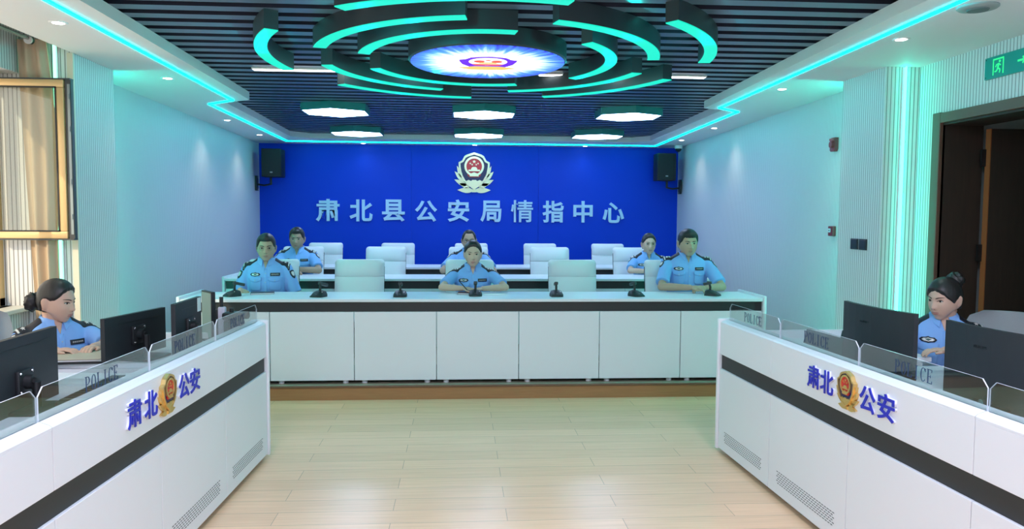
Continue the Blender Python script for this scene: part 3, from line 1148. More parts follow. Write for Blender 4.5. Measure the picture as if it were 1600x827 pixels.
def side_desk(s, label):
    """s = +1 right desk, -1 left desk; local x runs away from the aisle, y towards the back"""
    t = thing('control_desk', label, 'desk', (1.455 * s, 4.88, 0), math.radians(2.29) * s, None)
    near = -4.0

    def bx(b, x0, x1, *a, **k):
        return b.box(min(x0 * s, x1 * s), max(x0 * s, x1 * s), *a, **k)
    MF = FACE_MX if s > 0 else FACE_PX
    lo = [-.01, -.76, -1.56, -2.36, -3.16, near]
    for i, (a, c) in enumerate(zip(lo[:-1], lo[1:])):
        p = obj('lower_panel', bx(MB(), 0, .018, c + .002, a - .002, .03, .556, bev=.002), WHITE, t)
        b = MB()
        ya, yc = a - .10, c + .09
        n = 24
        for r in range(6):
            for k in range(n):
                yy = ya + (yc - ya) * (k + .5) / n - .012 * (r % 2)
                z = .158 - r * .0125
                hw = (ya - yc) / n * .32
                if r * .012 > 0 and k > n - 1 - (r % 2):
                    continue
                b.prism([(-hw, -.0022), (hw, -.0022), (hw, .0022), (-hw, .0022)], 0, .0008, M=T(0, yy, z) @ MF)
        obj('vent_grille', b, VENT, p)
    up = [-.01, -.76, -2.36, near]
    ups = []
    for a, c in zip(up[:-1], up[1:]):
        ups.append(obj('upper_panel', bx(MB(), 0, .018, c + .0015, a - .0015, .650, .850, bev=.002), WHITE, t))
    obj('dark_band', bx(MB(), .014, .03, near, -.01, .556, .650), BAND, t)
    b = MB()
    for c, a in zip(up[1:], up[:-1]):
        pr = [(0, .850), (0, .858), (.010, .866), (.040, .876), (.10, .876), (.10, .79), (.085, .79), (.085, .860), (.02, .850)]
        pr = [(x * s, z) for x, z in pr]
        R = [[(x, yy, z) for x, z in pr] for yy in (a - .0015, c + .0015)]
        b.rings(R)
    obj('top_rail', b, WHITE, t)
    # end panel at the back, with a rounded front post
    b = MB()
    bx(b, -.012, .86, -.008, .022, 0.02, .80, bev=.006)
    bx(b, -.014, .10, -.008, .022, 0.02, .884, bev=.012)
    obj('end_panel', b, WHITE, t, 40)
    b = MB()
    bx(b, -.012, .86, near - .03, near, 0.0, .80, bev=.006)
    obj('end_panel', b, WHITE, t, 40)
    # worktops inside, at two places with a cable gap between
    for a, c in ((-.012, -.74), (-.98, near)):
        w_ = obj('worktop', bx(MB(), .085, .97, c, a, .722, .75, bev=.004), WHITE, t)
    for yy in (-.74, -1.0, -2.4):
        obj('support_panel', bx(MB(), .10, .90, yy - .02, yy + .0, .02, .722), WHITE, t)
    obj('carcass', bx(MB(), .02, .10, near, -.01, .03, .05), BAND, t)
    b = MB()
    for yy in (-.08, -.70, -.84, -1.5, -1.64, -2.3):
        b.cyl((.06 * s, yy, 0), (.06 * s, yy, .032), .022, n=12)
    obj('feet', b, BLACK, t)
    # glass screens with clipped top corners
    for a, c, cent in ((-.05, -.765, -.41), (-.775, -1.55, -1.17), (-1.56, -2.36, -1.95), (-2.37, -3.16, -2.75)):
        z0, z1 = .876, .985
        k = .028
        # polygon in (u, v): u along -y for s>0, +y for s<0
        yl, yr = (a, c) if s > 0 else (c, a)
        q = -s
        pts = [(yl * q, z0), (yr * q, z0), (yr * q, z1 - k), (yr * q - k, z1), (yl * q + k, z1), (yl * q, z1 - k)]
        b = MB().prism(pts, 0, .005, M=T(.047 * s, 0, 0) @ MF, mi=0, side_mi=1)
        g = obj('glass_screen', b, [GLS, ACRYL], t)
        b = MB()
        hgt, wdt = .056, .25
        pitch = wdt / 6
        for i, ch in enumerate('POLICE'):
            serif_letter(b, ch, (-3 + i) * pitch / hgt, .62, M=T(.047 * s, cent, .904) @ MF @ T(0, 0, .0053) @ Matrix.Scale(hgt, 4), t=.10)
        obj('lettering', b, PRINT, g)
    # raised characters and a small emblem on the front
    cs = (('肃', -1.253), ('北', -1.38), ('公', -1.72), ('安', -1.857)) if s > 0 else (('肃', -1.815), ('北', -1.67), ('公', -1.327), ('安', -1.198))
    for ch, yy in cs:
        me = text_mesh(ch, 1, .004, .016, width=.118, height=.112)
        me.transform(T(-.0115 * s, yy, .762) @ MF)
        ob = obj('raised_character', me, LETTERBLUE, ups[1])
        me = text_mesh(ch, 1, .0095, .016, width=.119, height=.113)
        me.transform(T(-.0046 * s, yy, .762) @ MF)
        obj('acrylic_backing', me, ACRYL, ob)
    yy = -1.557 if s > 0 else -1.50
    build_emblem(ups[1], T(-.001 * s, yy, .762) @ MF @ Matrix.Scale(.082, 4), GOLD, .16)
    return t


DR = side_desk(1, 'white control desk on the right with blue characters and glass screens')
DL_ = side_desk(-1, 'white control desk on the left with blue characters and glass screens')

# ================================================================== CHAIRS
def leather_chair():
    t = thing('leather_chair', '', 'chair', (0, 0, 0), 0, 'white leather chairs behind the desks')
    LTH = LEATHER
    w = .2375

    def pad(z0, z1, y0, bulge, rt, rb):
        """cushion with rounded corners; front (−y) bulges, leaning back a little"""
        b = MB()
        R = []
        n = 17
        for j in range(n):
            tz = (1 - math.cos(PI * j / (n - 1))) / 2
            z = z0 + (z1 - z0) * tz
            dz_t, dz_b = z1 - z, z - z0
            hw = w
            if dz_t < rt:
                hw = w - (rt - math.sqrt(max(0, rt * rt - (rt - dz_t) ** 2)))
            if dz_b < rb:
                hw = w - (rb - math.sqrt(max(0, rb * rb - (rb - dz_b) ** 2)))
            th = 0.036 + bulge * math.sin(PI * min(1, max(0, 0.06 + tz * .88))) ** .6
            lean = (z - .45) * 0.16
            ring = []
            for i in range(13):
                q = -1 + i / 6
                ring.append((hw * q, y0 + lean - th * (1 - abs(q) ** 6 * .75) + .018 * q * q, z))
            for i in range(12, -1, -1):
                q = -1 + i / 6
                ring.append((hw * q, y0 + lean + .03 + .018 * q * q, z))
            R.append(ring)
        b.rings(R)
        return b
    obj('backrest', pad(.455, .833, 0, .026, .003, .02), LTH, t, 50)
    obj('headrest', pad(.834, 1.0, 0, .030, .035, .003), LTH, t, 50)
    b = MB()
    R = []
    for j in range(8):
        z = .43 + j / 7 * .50
        lean = (z - .45) * .16
        R.append([(x, y + lean + .018 * (x / .24) ** 2, z) for x, y in ((-.241, .004), (-.236, .045), (-.1, .052), (.1, .052), (.236, .045), (.241, .004), (.1, .03), (-.1, .03))])
    b.rings(R)
    obj('back_shell', b, BLACK, t, 50)
    obj('seat', MB().box(-.25, .25, -.50, .02, .40, .47, .03, 3), LTH, t, 40)
    for s in (-1, 1):
        b = MB().box(min(s * .26, s * .315), max(s * .26, s * .315), -.36, -.02, .60, .635, .012)
        a = obj('armrest', b, LTH, t, 40)
        b = MB().tube([(s * .288, -.30, .605), (s * .288, -.32, .43), (s * .24, -.25, .39)], .013)
        b.tube([(s * .288, -.06, .605), (s * .288, -.06, .43), (s * .24, -.15, .39)], .013)
        obj('arm_support', b, CHROME, a, 40)
    obj('gas_lift', MB().cyl((0, -.22, .09), (0, -.22, .40), .028), DARKMETAL, t, 40)
    b = MB()
    for k in range(5):
        a = k * 2 * PI / 5 + .3
        b.cyl((0, -.22, .10), (.28 * math.cos(a), -.22 + .28 * math.sin(a), .07), .024, .015, n=10)
    obj('star_base', b, CHROME, t, 40)
    for k in range(5):
        a = k * 2 * PI / 5 + .3
        c = Vector((.28 * math.cos(a), -.22 + .28 * math.sin(a), .03))
        tdir = Vector((-math.sin(a), math.cos(a), 0)) * .02
        obj('caster', MB().cyl(c - tdir, c + tdir, .03, n=14), BLACK, t, 40)
    return t


CH0 = leather_chair()
CH = []
for px, lb, g in ((-2.04, 'white leather chair behind the man with glasses in the front row', 1), (-1.218, 'empty white leather chair in the front row, left of the woman writing', 1), (-.145, 'white leather chair behind the woman writing in the front row', 1),
                  (.873, 'empty white leather chair in the front row, right of the woman writing', 1), (1.845, 'white leather chair behind the heavy set man in the front row', 1)):
    CH.append((px, 7.56, .985, lb))
for px, lb in ((-2.11, 'white leather chair behind the man with folded arms in the middle row'), (-1.132, 'empty white leather chair in the middle row, left of centre'), (-.138, 'white leather chair behind the balding man in the middle row'),
               (.855, 'empty white leather chair in the middle row, right of centre'), (1.88, 'white leather chair beside the woman with round glasses in the middle row')):
    CH.append((px, 9.33, 1.035, lb))
for px, lb in ((-2.158, 'empty white chair in the back row, the leftmost of five'), (-1.131, 'empty white chair in the back row, second from the left'), (-.077, 'empty white chair in the back row hidden behind the balding man'),
               (.925, 'empty white chair in the back row, second from the right'), (1.926, 'empty white chair in the back row, the rightmost of five')):
    CH.append((px, 11.15, 1.012, lb))
for i, (x, y, hgt, lb) in enumerate(CH):
    o = CH0 if i == 0 else copy_tree(CH0)
    o.location = (x, y - .08, .12)
    o.scale = (1, 1, hgt / 1.0)
    o['label'] = lb


def mesh_chair(x, y, rz, label):
    t = thing('office_chair', label, 'chair', (x, y, 0), math.radians(rz), 'grey office chairs at the control desks')
    GM = noise_mat('grey_mesh_fabric', (0.42, 0.44, 0.45), (0.34, 0.36, 0.37), 300, 0.8)
    b = MB()
    R = []
    for j in range(14):
        z = .52 + j / 13 * .46
        k = min(1.0, (.98 - z) / .07)
        hw = .20 + .035 * math.sin(PI * (z - .5) / .5)
        if k < 1:
            hw -= .075 * (1 - math.sqrt(max(0, 1 - (1 - k) ** 2)))
        ring = []
        for i in range(13):
            q = -1 + i / 6
            ring.append((hw * q, .22 - .05 * (1 - q * q) * 0 + (-.045) * q * q + .05, z))
        for i in range(12, -1, -1):
            q = -1 + i / 6
            ring.append((hw * q, .22 + (-.045) * q * q + .075, z))
        R.append(ring)
    b.rings(R)
    obj('backrest', b, GM, t, 50)
    obj('seat', MB().box(-.24, .24, -.25, .23, .39, .455, .03, 3), GM, t, 40)
    b = MB().tube([(0, .20, .42), (0, .31, .46), (0, .315, .70)], .022)
    obj('back_support', b, BLACK, t, 40)
    obj('gas_lift', MB().cyl((0, 0, .09), (0, 0, .40), .028), DARKMETAL, t, 40)
    b = MB()
    for k in range(5):
        a = k * 2 * PI / 5 + .3
        b.cyl((0, 0, .10), (.28 * math.cos(a), .28 * math.sin(a), .07), .024, .015, n=10)
    obj('star_base', b, BLACK, t, 40)
    for k in range(5):
        a = k * 2 * PI / 5 + .3
        c = Vector((.28 * math.cos(a), .28 * math.sin(a), .03))
        td = Vector((-math.sin(a), math.cos(a), 0)) * .02
        obj('caster', MB().cyl(c - td, c + td, .03, n=14), BLACK, t, 40)


# ================================================================== MICROPHONES
def microphone(x, y, rz, lean, label):
    t = thing('desk_microphone', label, 'microphone', (x, y, .84), math.radians(rz), 'black conference microphones on the front desk')
    pr = [(-.058, 0), (.058, 0), (.045, .048), (-.045, .048)]
    b = MB()
    R = []
    for yy, kx, kz in ((-.072, .55, .25), (-.062, .9, .35), (-.02, 1.0, .8), (.03, 1.0, 1.05), (.05, .9, .95), (.055, .8, .6)):
        R.append([(px * kx, yy, pz * kz) for px, pz in ((-.058, 0), (.058, 0), (.058, .02), (.044, .045), (.014, .052), (-.014, .052), (-.044, .045), (-.058, .02))])
    b.rings(R)
    obj('base', b, BLACK, t, 40)
    obj('talk_button', MB().lathe([(.009, 0), (.009, .003), (.006, .005)], 16, M=T(.03, -.005, .037) @ RX(18)), mat('button_white', (0.8, .85, .82), .3, emit=(.8, 1, .95), es=.3), t, 40)
    obj('brand_mark', MB().box(-.008, .008, -.049, -.047, .021, .027), mat('mark_grey', (.4, .4, .4), .4), t)
    b = MB().tube([(0, .02, .045), (0, .018, .075), (0, .025, .10), (lean * .01, .05, .112)], .0105, n=10)
    obj('neck', b, BLACK, t, 40)
    b = MB().box(-.016, .016, -.012, .062 + .03 * lean, -.012, .013, .006, M=T(0, .02, .112) @ RX(-14) @ RZ(-lean * 8))
    obj('microphone_head', b, mat('mic_head', (0.03, 0.032, 0.035), .4), t, 40)


for x, y, rz, ln, lb in ((-2.18, 6.68, -40, 1, 'black desk microphone in front of the man with glasses'), (-1.444, 6.63, -22, 1, 'second desk microphone from the left'), (-.755, 6.63, 0, 0, 'black desk microphone left of the woman writing'),
                         (-.106, 6.69, 0, 0, 'black desk microphone in front of the woman writing'), (.601, 6.65, 0, 0, 'black desk microphone right of the woman writing'), (1.306, 6.65, 25, 0, 'black desk microphone left of the heavy set man'), (2.005, 6.69, 50, 0, 'black desk microphone by the clasped hands of the heavy set man')):
    microphone(x, y, rz, ln, lb)

# ================================================================== MONITORS AND DESK THINGS
def monitor(pa, pb, ztop, hgt, label, brand=None, curved=False, arm=True, sticker=False, screen=(0.01, 0.012, 0.015)):
    """pa → pb: ends of the top edge as seen from the aisle, left to right"""
    pa, pb = Vector((*pa, 0)), Vector((*pb, 0))
    mid = (pa + pb) / 2
    d = pb - pa
    w = d.length
    rz = math.atan2(d.y, d.x)
    t = thing('computer_monitor', label, 'monitor', (mid.x, mid.y, .75), rz, 'computer monitors on the control desks')
    z1 = ztop - .75
    z0 = z1 - hgt
    SH_ = noise_mat('monitor_back', (0.017, 0.019, 0.024), (0.013, 0.015, 0.019), 400, .5)
    b = MB()
    R = []
    for k in range(9):
        q = -1 + k / 4
        yy = -.006 if not curved else .03 * q * q - .02
        R.append([(q * w / 2, yy, z0), (q * w / 2, yy, z1), (q * w / 2, yy + .024, z1), (q * w / 2, yy + .024, z0)])
    b.rings(R)
    bk = obj('back_cover', b, SH_, t)
    b = MB()
    R = []
    for k in range(9):
        q = -1 + k / 4
        yy = .0185 if not curved else .03 * q * q + .0045
        R.append([(q * (w / 2 - .008), yy, z0 + .016), (q * (w / 2 - .008), yy, z1 - .008), (q * (w / 2 - .008), yy + .001, z1 - .008), (q * (w / 2 - .008), yy + .001, z0 + .016)])
    b.rings(R)
    obj('screen', b, mat('screen_%d' % int(screen[1] * 1000), screen, .25), t)
    if not curved:
        obj('cover_groove', MB().box(-w * .30, w * .38, -.0075, -.0055, z1 - .045, z1 - .041), BLACK, bk)
    zm = z0 + (.15 if not curved else .05) * min(1, hgt / .3)
    b = MB().box(-.055, .055, -.022 if not curved else -.03, -.005 if not curved else -.02, zm - .05, zm + .05, .004) if not curved else MB()
    b.cyl((0, -.05, zm), (0, -.018, zm), .03 if not curved else .02, n=16)
    obj('mount_plate', b, BLACK, t, 40)
    for sx in ((-.042, .042) if not curved else ()):
        for sz in (-.038, .038):
            obj('screw', MB().ell((sx, -.023, zm + sz), (.006, .004, .006), u=8, v=6), CHROME, t)
    b = MB()
    b.cyl((0, -.06, 0.0), (0, -.06, zm), .017, n=14)
    b.tube([(0, -.06, zm), (0, -.035, zm)], .016)
    obj('stand_column', b, DARKMETAL if not curved else CHROME, t, 40)
    obj('stand_base', MB().box(-.11, .11, -.14, .05, 0, .014, .006), DARKMETAL, t, 40)
    if brand:
        me = text_mesh(brand, 1, .0006, 0.01, width=.075, height=.013)
        me.transform(T(-.06, -.0195 if curved else -.0066, z1 - .085) @ FACE_MY)
        obj('maker_lettering', me, mat('maker_grey', (.0035, .004, .005), .35), bk)
    if sticker:
        obj('paper_label', MB().box(w / 2 - .07, w / 2 - .012, -.0085, -.0065, z1 - .085, z1 - .004), WHITE2, bk)
    return t


monitor((-2.0, 2.90), (-2.008, 3.46), 1.052, .335, 'black monitor nearest the camera on the left desk', sticker=False)
monitor((-2.075, 4.06), (-1.963, 4.58), 1.0, .235, 'black monitor with a paper label in front of the woman on the left')
monitor((-1.80, 4.285), (-1.80, 4.705), 1.05, .30, 'smaller looking black monitor at the far end of the left desk', sticker=True)
monitor((-1.76, 4.845), (-1.865, 4.985), 1.06, .30, 'monitor turned edge on showing its grey green face, end of left desk', screen=(.26, .36, .31))
monitor((1.898, 4.15), (1.953, 3.57), 1.08, .36, 'black curved monitor left of the woman on the right', 'PHILIPS', True)
monitor((1.977, 3.363), (2.04, 2.76), 1.08, .36, 'black curved monitor at the right edge, in front of the woman', 'PHILIPS', True)

# dark tablet leaning behind the glass on the right desk
t = thing('tablet', 'dark tablet propped up behind the glass at the far end of the right desk', 'tablet', (1.93, 4.44, .75), math.radians(-85))
M_ = RX(-14)
obj('body', MB().box(-.21, .21, -.006, .006, .002, .10, .004, M=M_), mat('tablet_grey', (.05, .058, .065), .4), t, 40)
obj('screen', MB().box(-.2, .2, .0062, .0068, .01, .092, M=M_), BLACK, t)
obj('stand', MB().box(-.05, .05, .0, .05, .0, .004), BLACK, t)
t = thing('desk_phone', 'dark green telephone handset standing behind the tablet on the right desk', 'telephone', (2.06, 4.36, .75), math.radians(-60))
obj('cradle', MB().box(-.05, .05, -.06, .06, 0, .05, .01), mat('phone_dark', (.02, .05, .05), .4), t, 40)
b = MB().tube([(-.03, -.03, .05), (-.025, -.02, .12), (.01, -.01, .145), (.03, 0, .14)], [.018, .014, .014, .02], n=10)
obj('handset', b, mat('phone_dark', (.02, .05, .05), .4), t, 40)

# pale post with black cap and a small camera at the far end of the left desk
t = thing('handheld_radio', 'pale handheld radio with a black top at the far end of the left desk', 'radio', (-1.70, 4.80, .75))
obj('body', MB().box(-.022, .022, -.018, .018, 0, .225, .008), mat('radio_pale', (.55, .52, .62), .4), t, 40)
obj('antenna', MB().cyl((-.004, 0, .225), (-.004, 0, .285), .012, n=12), BLACK, t, 40)
obj('clip', MB().box(-.034, -.022, -.012, .012, .05, .21, .003), BLACK, t, 40)
t = thing('document_camera', 'small black camera lying behind the glass at the end of the left desk', 'camera', (-1.60, 4.70, .75))
obj('stand', MB().box(-.05, .05, -.05, .05, 0, .16, .01), BLACK, t, 40)
b = MB().box(-.06, .06, -.05, .05, .16, .205, .012)
b.cyl((.05, 0, .185), (.085, -.01, .185), .022, n=14)
obj('body', b, BLACK, t, 40)
obj('knob', MB().cyl((-.015, 0, .205), (-.015, 0, .228), .013, n=12), BLACK, t, 40)

# open folder, papers and keyboard on the left desk
t = thing('folder', 'beige document folder lying in front of the woman on the left', 'folder', (-2.255, 4.29, .75), math.radians(6))
obj('cover', MB().box(-.20, .10, -.14, .14, .020, .026, .002), noise_mat('folder_beige', (.52, .47, .36), (.42, .37, .28), 3, .5), t)
obj('lower_cover', MB().box(-.20, .115, -.145, .14, 0, .012, .002), BLACK, t)
obj('pages', MB().box(-.19, .105, -.135, .135, .012, .020), WHITE2, t)
tag(obj('paper_sheet', MB().box(-.10, .10, -.14, .14, 0, .002, M=T(-2.10, 4.36, .7505) @ RZ(-6)), WHITE2), 'white paper sheets beside the beige folder on the left desk', 'paper')
t = thing('keyboard', 'low black keyboard and cable box beside the near monitor on the left desk', 'keyboard', (-1.78, 3.36, .75), math.radians(90))
obj('case', MB().box(-.30, .20, -.04, .04, 0, .06, .006), mat('keyboard_black', (.015, .017, .02), .5), t, 40)
b = MB()
for i in range(12):
    b.box(-.28 + i * .039, -.247 + i * .039, -.03, .03, .06, .066, .002)
obj('keys', b, BLACK, t)
t = thing('stapler', 'small red and white stapler on the left desk near the glass', 'stapler', (-1.72, 2.76, .75), math.radians(60))
obj('base', MB().box(-.07, .07, -.018, .018, 0, .02, .006), WHITE, t, 40)
obj('top_arm', MB().box(-.065, .06, -.016, .016, .03, .055, .01, M=RY(6)), mat('stapler_red', (.5, .03, .04), .35), t, 40)
obj('hinge', MB().cyl((-.06, -.017, .028), (-.06, .017, .028), .012, n=12), DARKMETAL, t, 40)

# notebooks on the front desk
def notebook(x, y, rz, label, col=(.05, .045, .06), closed=True):
    t = thing('notebook', label, 'notebook', (x, y, .84), math.radians(rz), 'notebooks on the front desk')
    obj('cover', MB().box(-.10, .10, -.07, .07, .011, .014, .002), mat('cover_%d' % int(col[0] * 1000), col, .45), t)
    obj('pages', MB().box(-.095, .098, -.068, .068, .003, .011), WHITE2, t)
    obj('back_cover', MB().box(-.10, .10, -.07, .07, 0, .003, .001), mat('cover_%d' % int(col[0] * 1000), col, .45), t)


notebook(-1.98, 6.88, 12, 'dark notebook lying before the man with glasses')
notebook(-.16, 6.86, -4, 'dark red notebook under the hands of the woman writing', (.10, .03, .035))
tag(obj('paper_sheet', MB().box(-.10, .10, -.07, .07, 0, .002, M=T(.06, 6.80, .8405) @ RZ(5)), WHITE2), 'white paper sheet beside the microphone of the woman writing', 'paper')

# ================================================================== PEOPLE
def skin_mat(name, c):
    m = noise_mat(name, c, tuple(v * .93 for v in c), 18, .5)
    b = m.node_tree.nodes['Principled BSDF']
    b.inputs['Subsurface Weight'].default_value = .08
    b.inputs['Subsurface Radius'].default_value = (.02, .008, .004)
    return m


SKIN1 = skin_mat('skin_tan', (.50, .32, .225))
SKIN2 = skin_mat('skin_light', (.66, .42, .315))
SKIN3 = skin_mat('skin_deep', (.43, .265, .185))
HAIR = noise_mat('black_hair', (.012, .011, .012), (.022, .019, .018), 60, .42, (1, 1, .15), .15)
SHIRT = noise_mat('police_shirt', (.235, .45, .86), (.215, .42, .82), 9, .75)
SHIRT2 = mat('police_shirt_trim', (.225, .435, .84), .75)
EPAU = mat('epaulette_black', (.008, .009, .018), .6)
SILVER = mat('insignia_silver', (.72, .72, .70), .4, .2)
PATCH = mat('patch_black', (.01, .012, .022), .6)
EYEW = mat('eye_white', (.62, .60, .57), .3)
IRIS = mat('iris_dark', (.012, .009, .008), .2)
LIP = mat('lip', (.36, .17, .14), .5)
LIPR = mat('lip_rose', (.42, .17, .15), .5)
TROUS = mat('navy_trousers', (.012, .014, .028), .8)
LENS = glass('spectacle_lens', (.95, .96, .97), .05)


def gs(v):
    return math.exp(-v)


def head_pt(d, w=1.0, jaw=1.0):
    """surface point of a head for a unit direction; face towards -y"""
    x, y, z = d
    p = 2.22
    k = 1.0 / (abs(x) ** p + abs(y) ** p + abs(z) ** p) ** (1 / p)
    X, Y, Z = x * k * .0765 * w, y * k * .0895, z * k * .115
    if Z < 0:
        t = min(1, -Z / .114)
        X *= 1 - .22 * t ** 1.6 * jaw
        if Y > 0:
            Y *= 1 - .42 * t
        else:
            Y -= .010 * t
        if Z < -.045 and Y > -.055:
            Z += min(.075, (Y + .055) * .62) * min(1, (-Z - .045) / .05)
    else:
        t = Z / .114
        X *= 1 - .03 * t
        if Y > 0:
            Y *= 1 + .03 * t
    if Y < 0:
        f = min(1, -Y / .04)
        Y += f * .006 * gs(((abs(X) - .031) / .014) ** 2 + ((Z - .010) / .011) ** 2)
        Y -= f * .0035 * gs(((Z - .030) / .009) ** 2 + (X / .055) ** 2)
        if -.040 < Z < .020:
            ff = (.020 - Z) / .048 if Z > -.028 else max(0, (Z + .040) / .012)
            Y -= f * .021 * ff * gs((X / (.0085 + .004 * ff)) ** 2)
        Y -= f * .006 * gs(((abs(X) - .012) / .006) ** 2 + ((Z + .028) / .008) ** 2)
        Y -= f * .004 * gs(((abs(X) - .043) / .018) ** 2 + ((Z + .022) / .022) ** 2)
        Y -= f * .0065 * gs((X / .022) ** 2 + ((Z + .057) / .014) ** 2)
        Y += f * .003 * gs((X / .026) ** 2 + ((Z + .057) / .0028) ** 2)
        Y -= f * .006 * gs((X / .021) ** 2 + ((Z + .097) / .014) ** 2)
        Y += f * .0035 * gs((X / .03) ** 2 + ((Z + .078) / .007) ** 2)
    return Vector((X, Y, Z))


def bvh_of(me):
    bm = bmesh.new()
    bm.from_mesh(me)
    t = BVHTree.FromBMesh(bm)
    bm.free()
    return t


def remesh(mb, voxel, smooth=2, name='m'):
    me = mb.mesh()
    o = bpy.data.objects.new('tmp', me)
    COL.objects.link(o)
    r = o.modifiers.new('r', 'REMESH')
    r.mode = 'VOXEL'
    r.voxel_size = voxel
    if smooth:
        s = o.modifiers.new('s', 'SMOOTH')
        s.factor = .5
        s.iterations = smooth
    dg = bpy.context.evaluated_depsgraph_get()
    out = bpy.data.meshes.new_from_object(o.evaluated_get(dg))
    bpy.data.objects.remove(o)
    out.shade_smooth()
    return out


def decal(bvh, origin, direction, uax, vax, poly, off=.002, thick=.003, rings=4):
    """patch with the outline poly (u, v) laid onto a surface along direction"""
    origin, direction, uax, vax = Vector(origin), Vector(direction).normalized(), Vector(uax), Vector(vax)
    # subdivide outline
    pts = []
    n = len(poly)
    for i in range(n):
        a, c = poly[i], poly[(i + 1) % n]
        L = math.hypot(c[0] - a[0], c[1] - a[1])
        k = max(1, int(L / .012))
        for j in range(k):
            pts.append((a[0] + (c[0] - a[0]) * j / k, a[1] + (c[1] - a[1]) * j / k))
    cx = sum(p[0] for p in pts) / len(pts)
    cy = sum(p[1] for p in pts) / len(pts)
    mb = MB()
    bm = mb.bm

    def put(u, v):
        p = origin + uax * u + vax * v
        h = bvh.ray_cast(p, direction, 3.0)
        return h[0]
    c0 = put(cx, cy)
    if c0 is None:
        c0 = origin
    R = []
    for r in range(rings + 1):
        s = 1 - r / (rings + 1)
        row = []
        for u, v in pts:
            q = put(cx + (u - cx) * s, cy + (v - cy) * s)
            if q is None:
                q = c0 + uax * (u - cx) * s + vax * (v - cy) * s
            row.append(q)
        R.append(row)
    # limit runaways at silhouettes
    dref = (c0 - origin).dot(direction)
    for row in R:
        for q in row:
            dd = (q - origin).dot(direction)
            if dd > dref + .07:
                q -= direction * (dd - dref - .07)
    top = [[bm.verts.new(q - direction * off) for q in row] for row in R]
    cc = bm.verts.new(c0 - direction * off)
    bot = [bm.verts.new(q - direction * (off - thick)) for q in R[0]]
    m = len(pts)
    for a, c in zip(top[:-1], top[1:]):
        for i in range(m):
            bm.faces.new((a[i], a[(i + 1) % m], c[(i + 1) % m], c[i]))
    for i in range(m):
        bm.faces.new((top[-1][i], top[-1][(i + 1) % m], cc))
        bm.faces.new((bot[i], bot[(i + 1) % m], top[0][(i + 1) % m], top[0][i]))
    return mb


def rect(w, h, r=0.0):
    return [(-w, -h), (w, -h), (w, h), (-w, h)]


BADGE = [(-.042, 0), (-.030, .011), (-.012, .012), (0, .017), (.012, .012), (.030, .011), (.042, 0), (.030, -.011), (.012, -.013), (0, -.017), (-.012, -.013), (-.030, -.011)]
SHIELD = [(-.026, .036), (0, .042), (.026, .036), (.028, .0), (.018, -.028), (0, -.042), (-.018, -.028), (-.028, .0)]


def hand_into(b, wrist, fdir, up, curl=.5, spread=.2, side=1, s=1.0, thumb_in=0.4):
    """palm, four unequal bent fingers and a thumb as capsules; side=+1 thumb along +lateral"""
    f = Vector(fdir).normalized()
    up = Vector(up)
    up = (up - f * up.dot(f)).normalized()
    lat = f.cross(up) * side
    w = Vector(wrist)
    palm = w + f * .045 * s
    M = Matrix((lat, f, up)).transposed().to_4x4()
    b.ell(palm, (.040 * s, .052 * s, .0165 * s), M=M, u=14, v=10)
    base = w + f * .084 * s
    for i, (o, L, rd) in enumerate(((.030, .072, .0088), (.010, .080, .0092), (-.010, .074, .0088), (-.029, .058, .0078))):
        p = base + lat * o * s
        dirv = (f + lat * (o * 6 * spread)).normalized()
        ang = 0
        rds = rd * s
        for k, sg in enumerate((.45, .32, .23)):
            ang += curl * (.55 if k == 0 else .85)
            dv = (dirv * math.cos(ang) - up * math.sin(ang)).normalized()
            q = p + dv * L * sg * s
            b.cyl(p, q, rds, rds * .93, n=10)
            b.ell(q, (rds * .95,) * 3, u=10, v=8)
            rds *= .93
            p = q
    p = w + f * .025 * s + lat * .030 * s
    q = p + (lat * (.75 - thumb_in * .5) + f * .75 - up * .15).normalized() * .040 * s
    b.cyl(p, q, .0125 * s, .0105 * s, n=10)
    b.ell(q, (.0105 * s,) * 3, u=10, v=8)
    r = q + (f * .95 + lat * (.25 - thumb_in * .9) - up * .25).normalized() * .030 * s
    b.cyl(q, r, .0105 * s, .0085 * s, n=10)
    b.ell(r, (.0085 * s,) * 3, u=10, v=8)


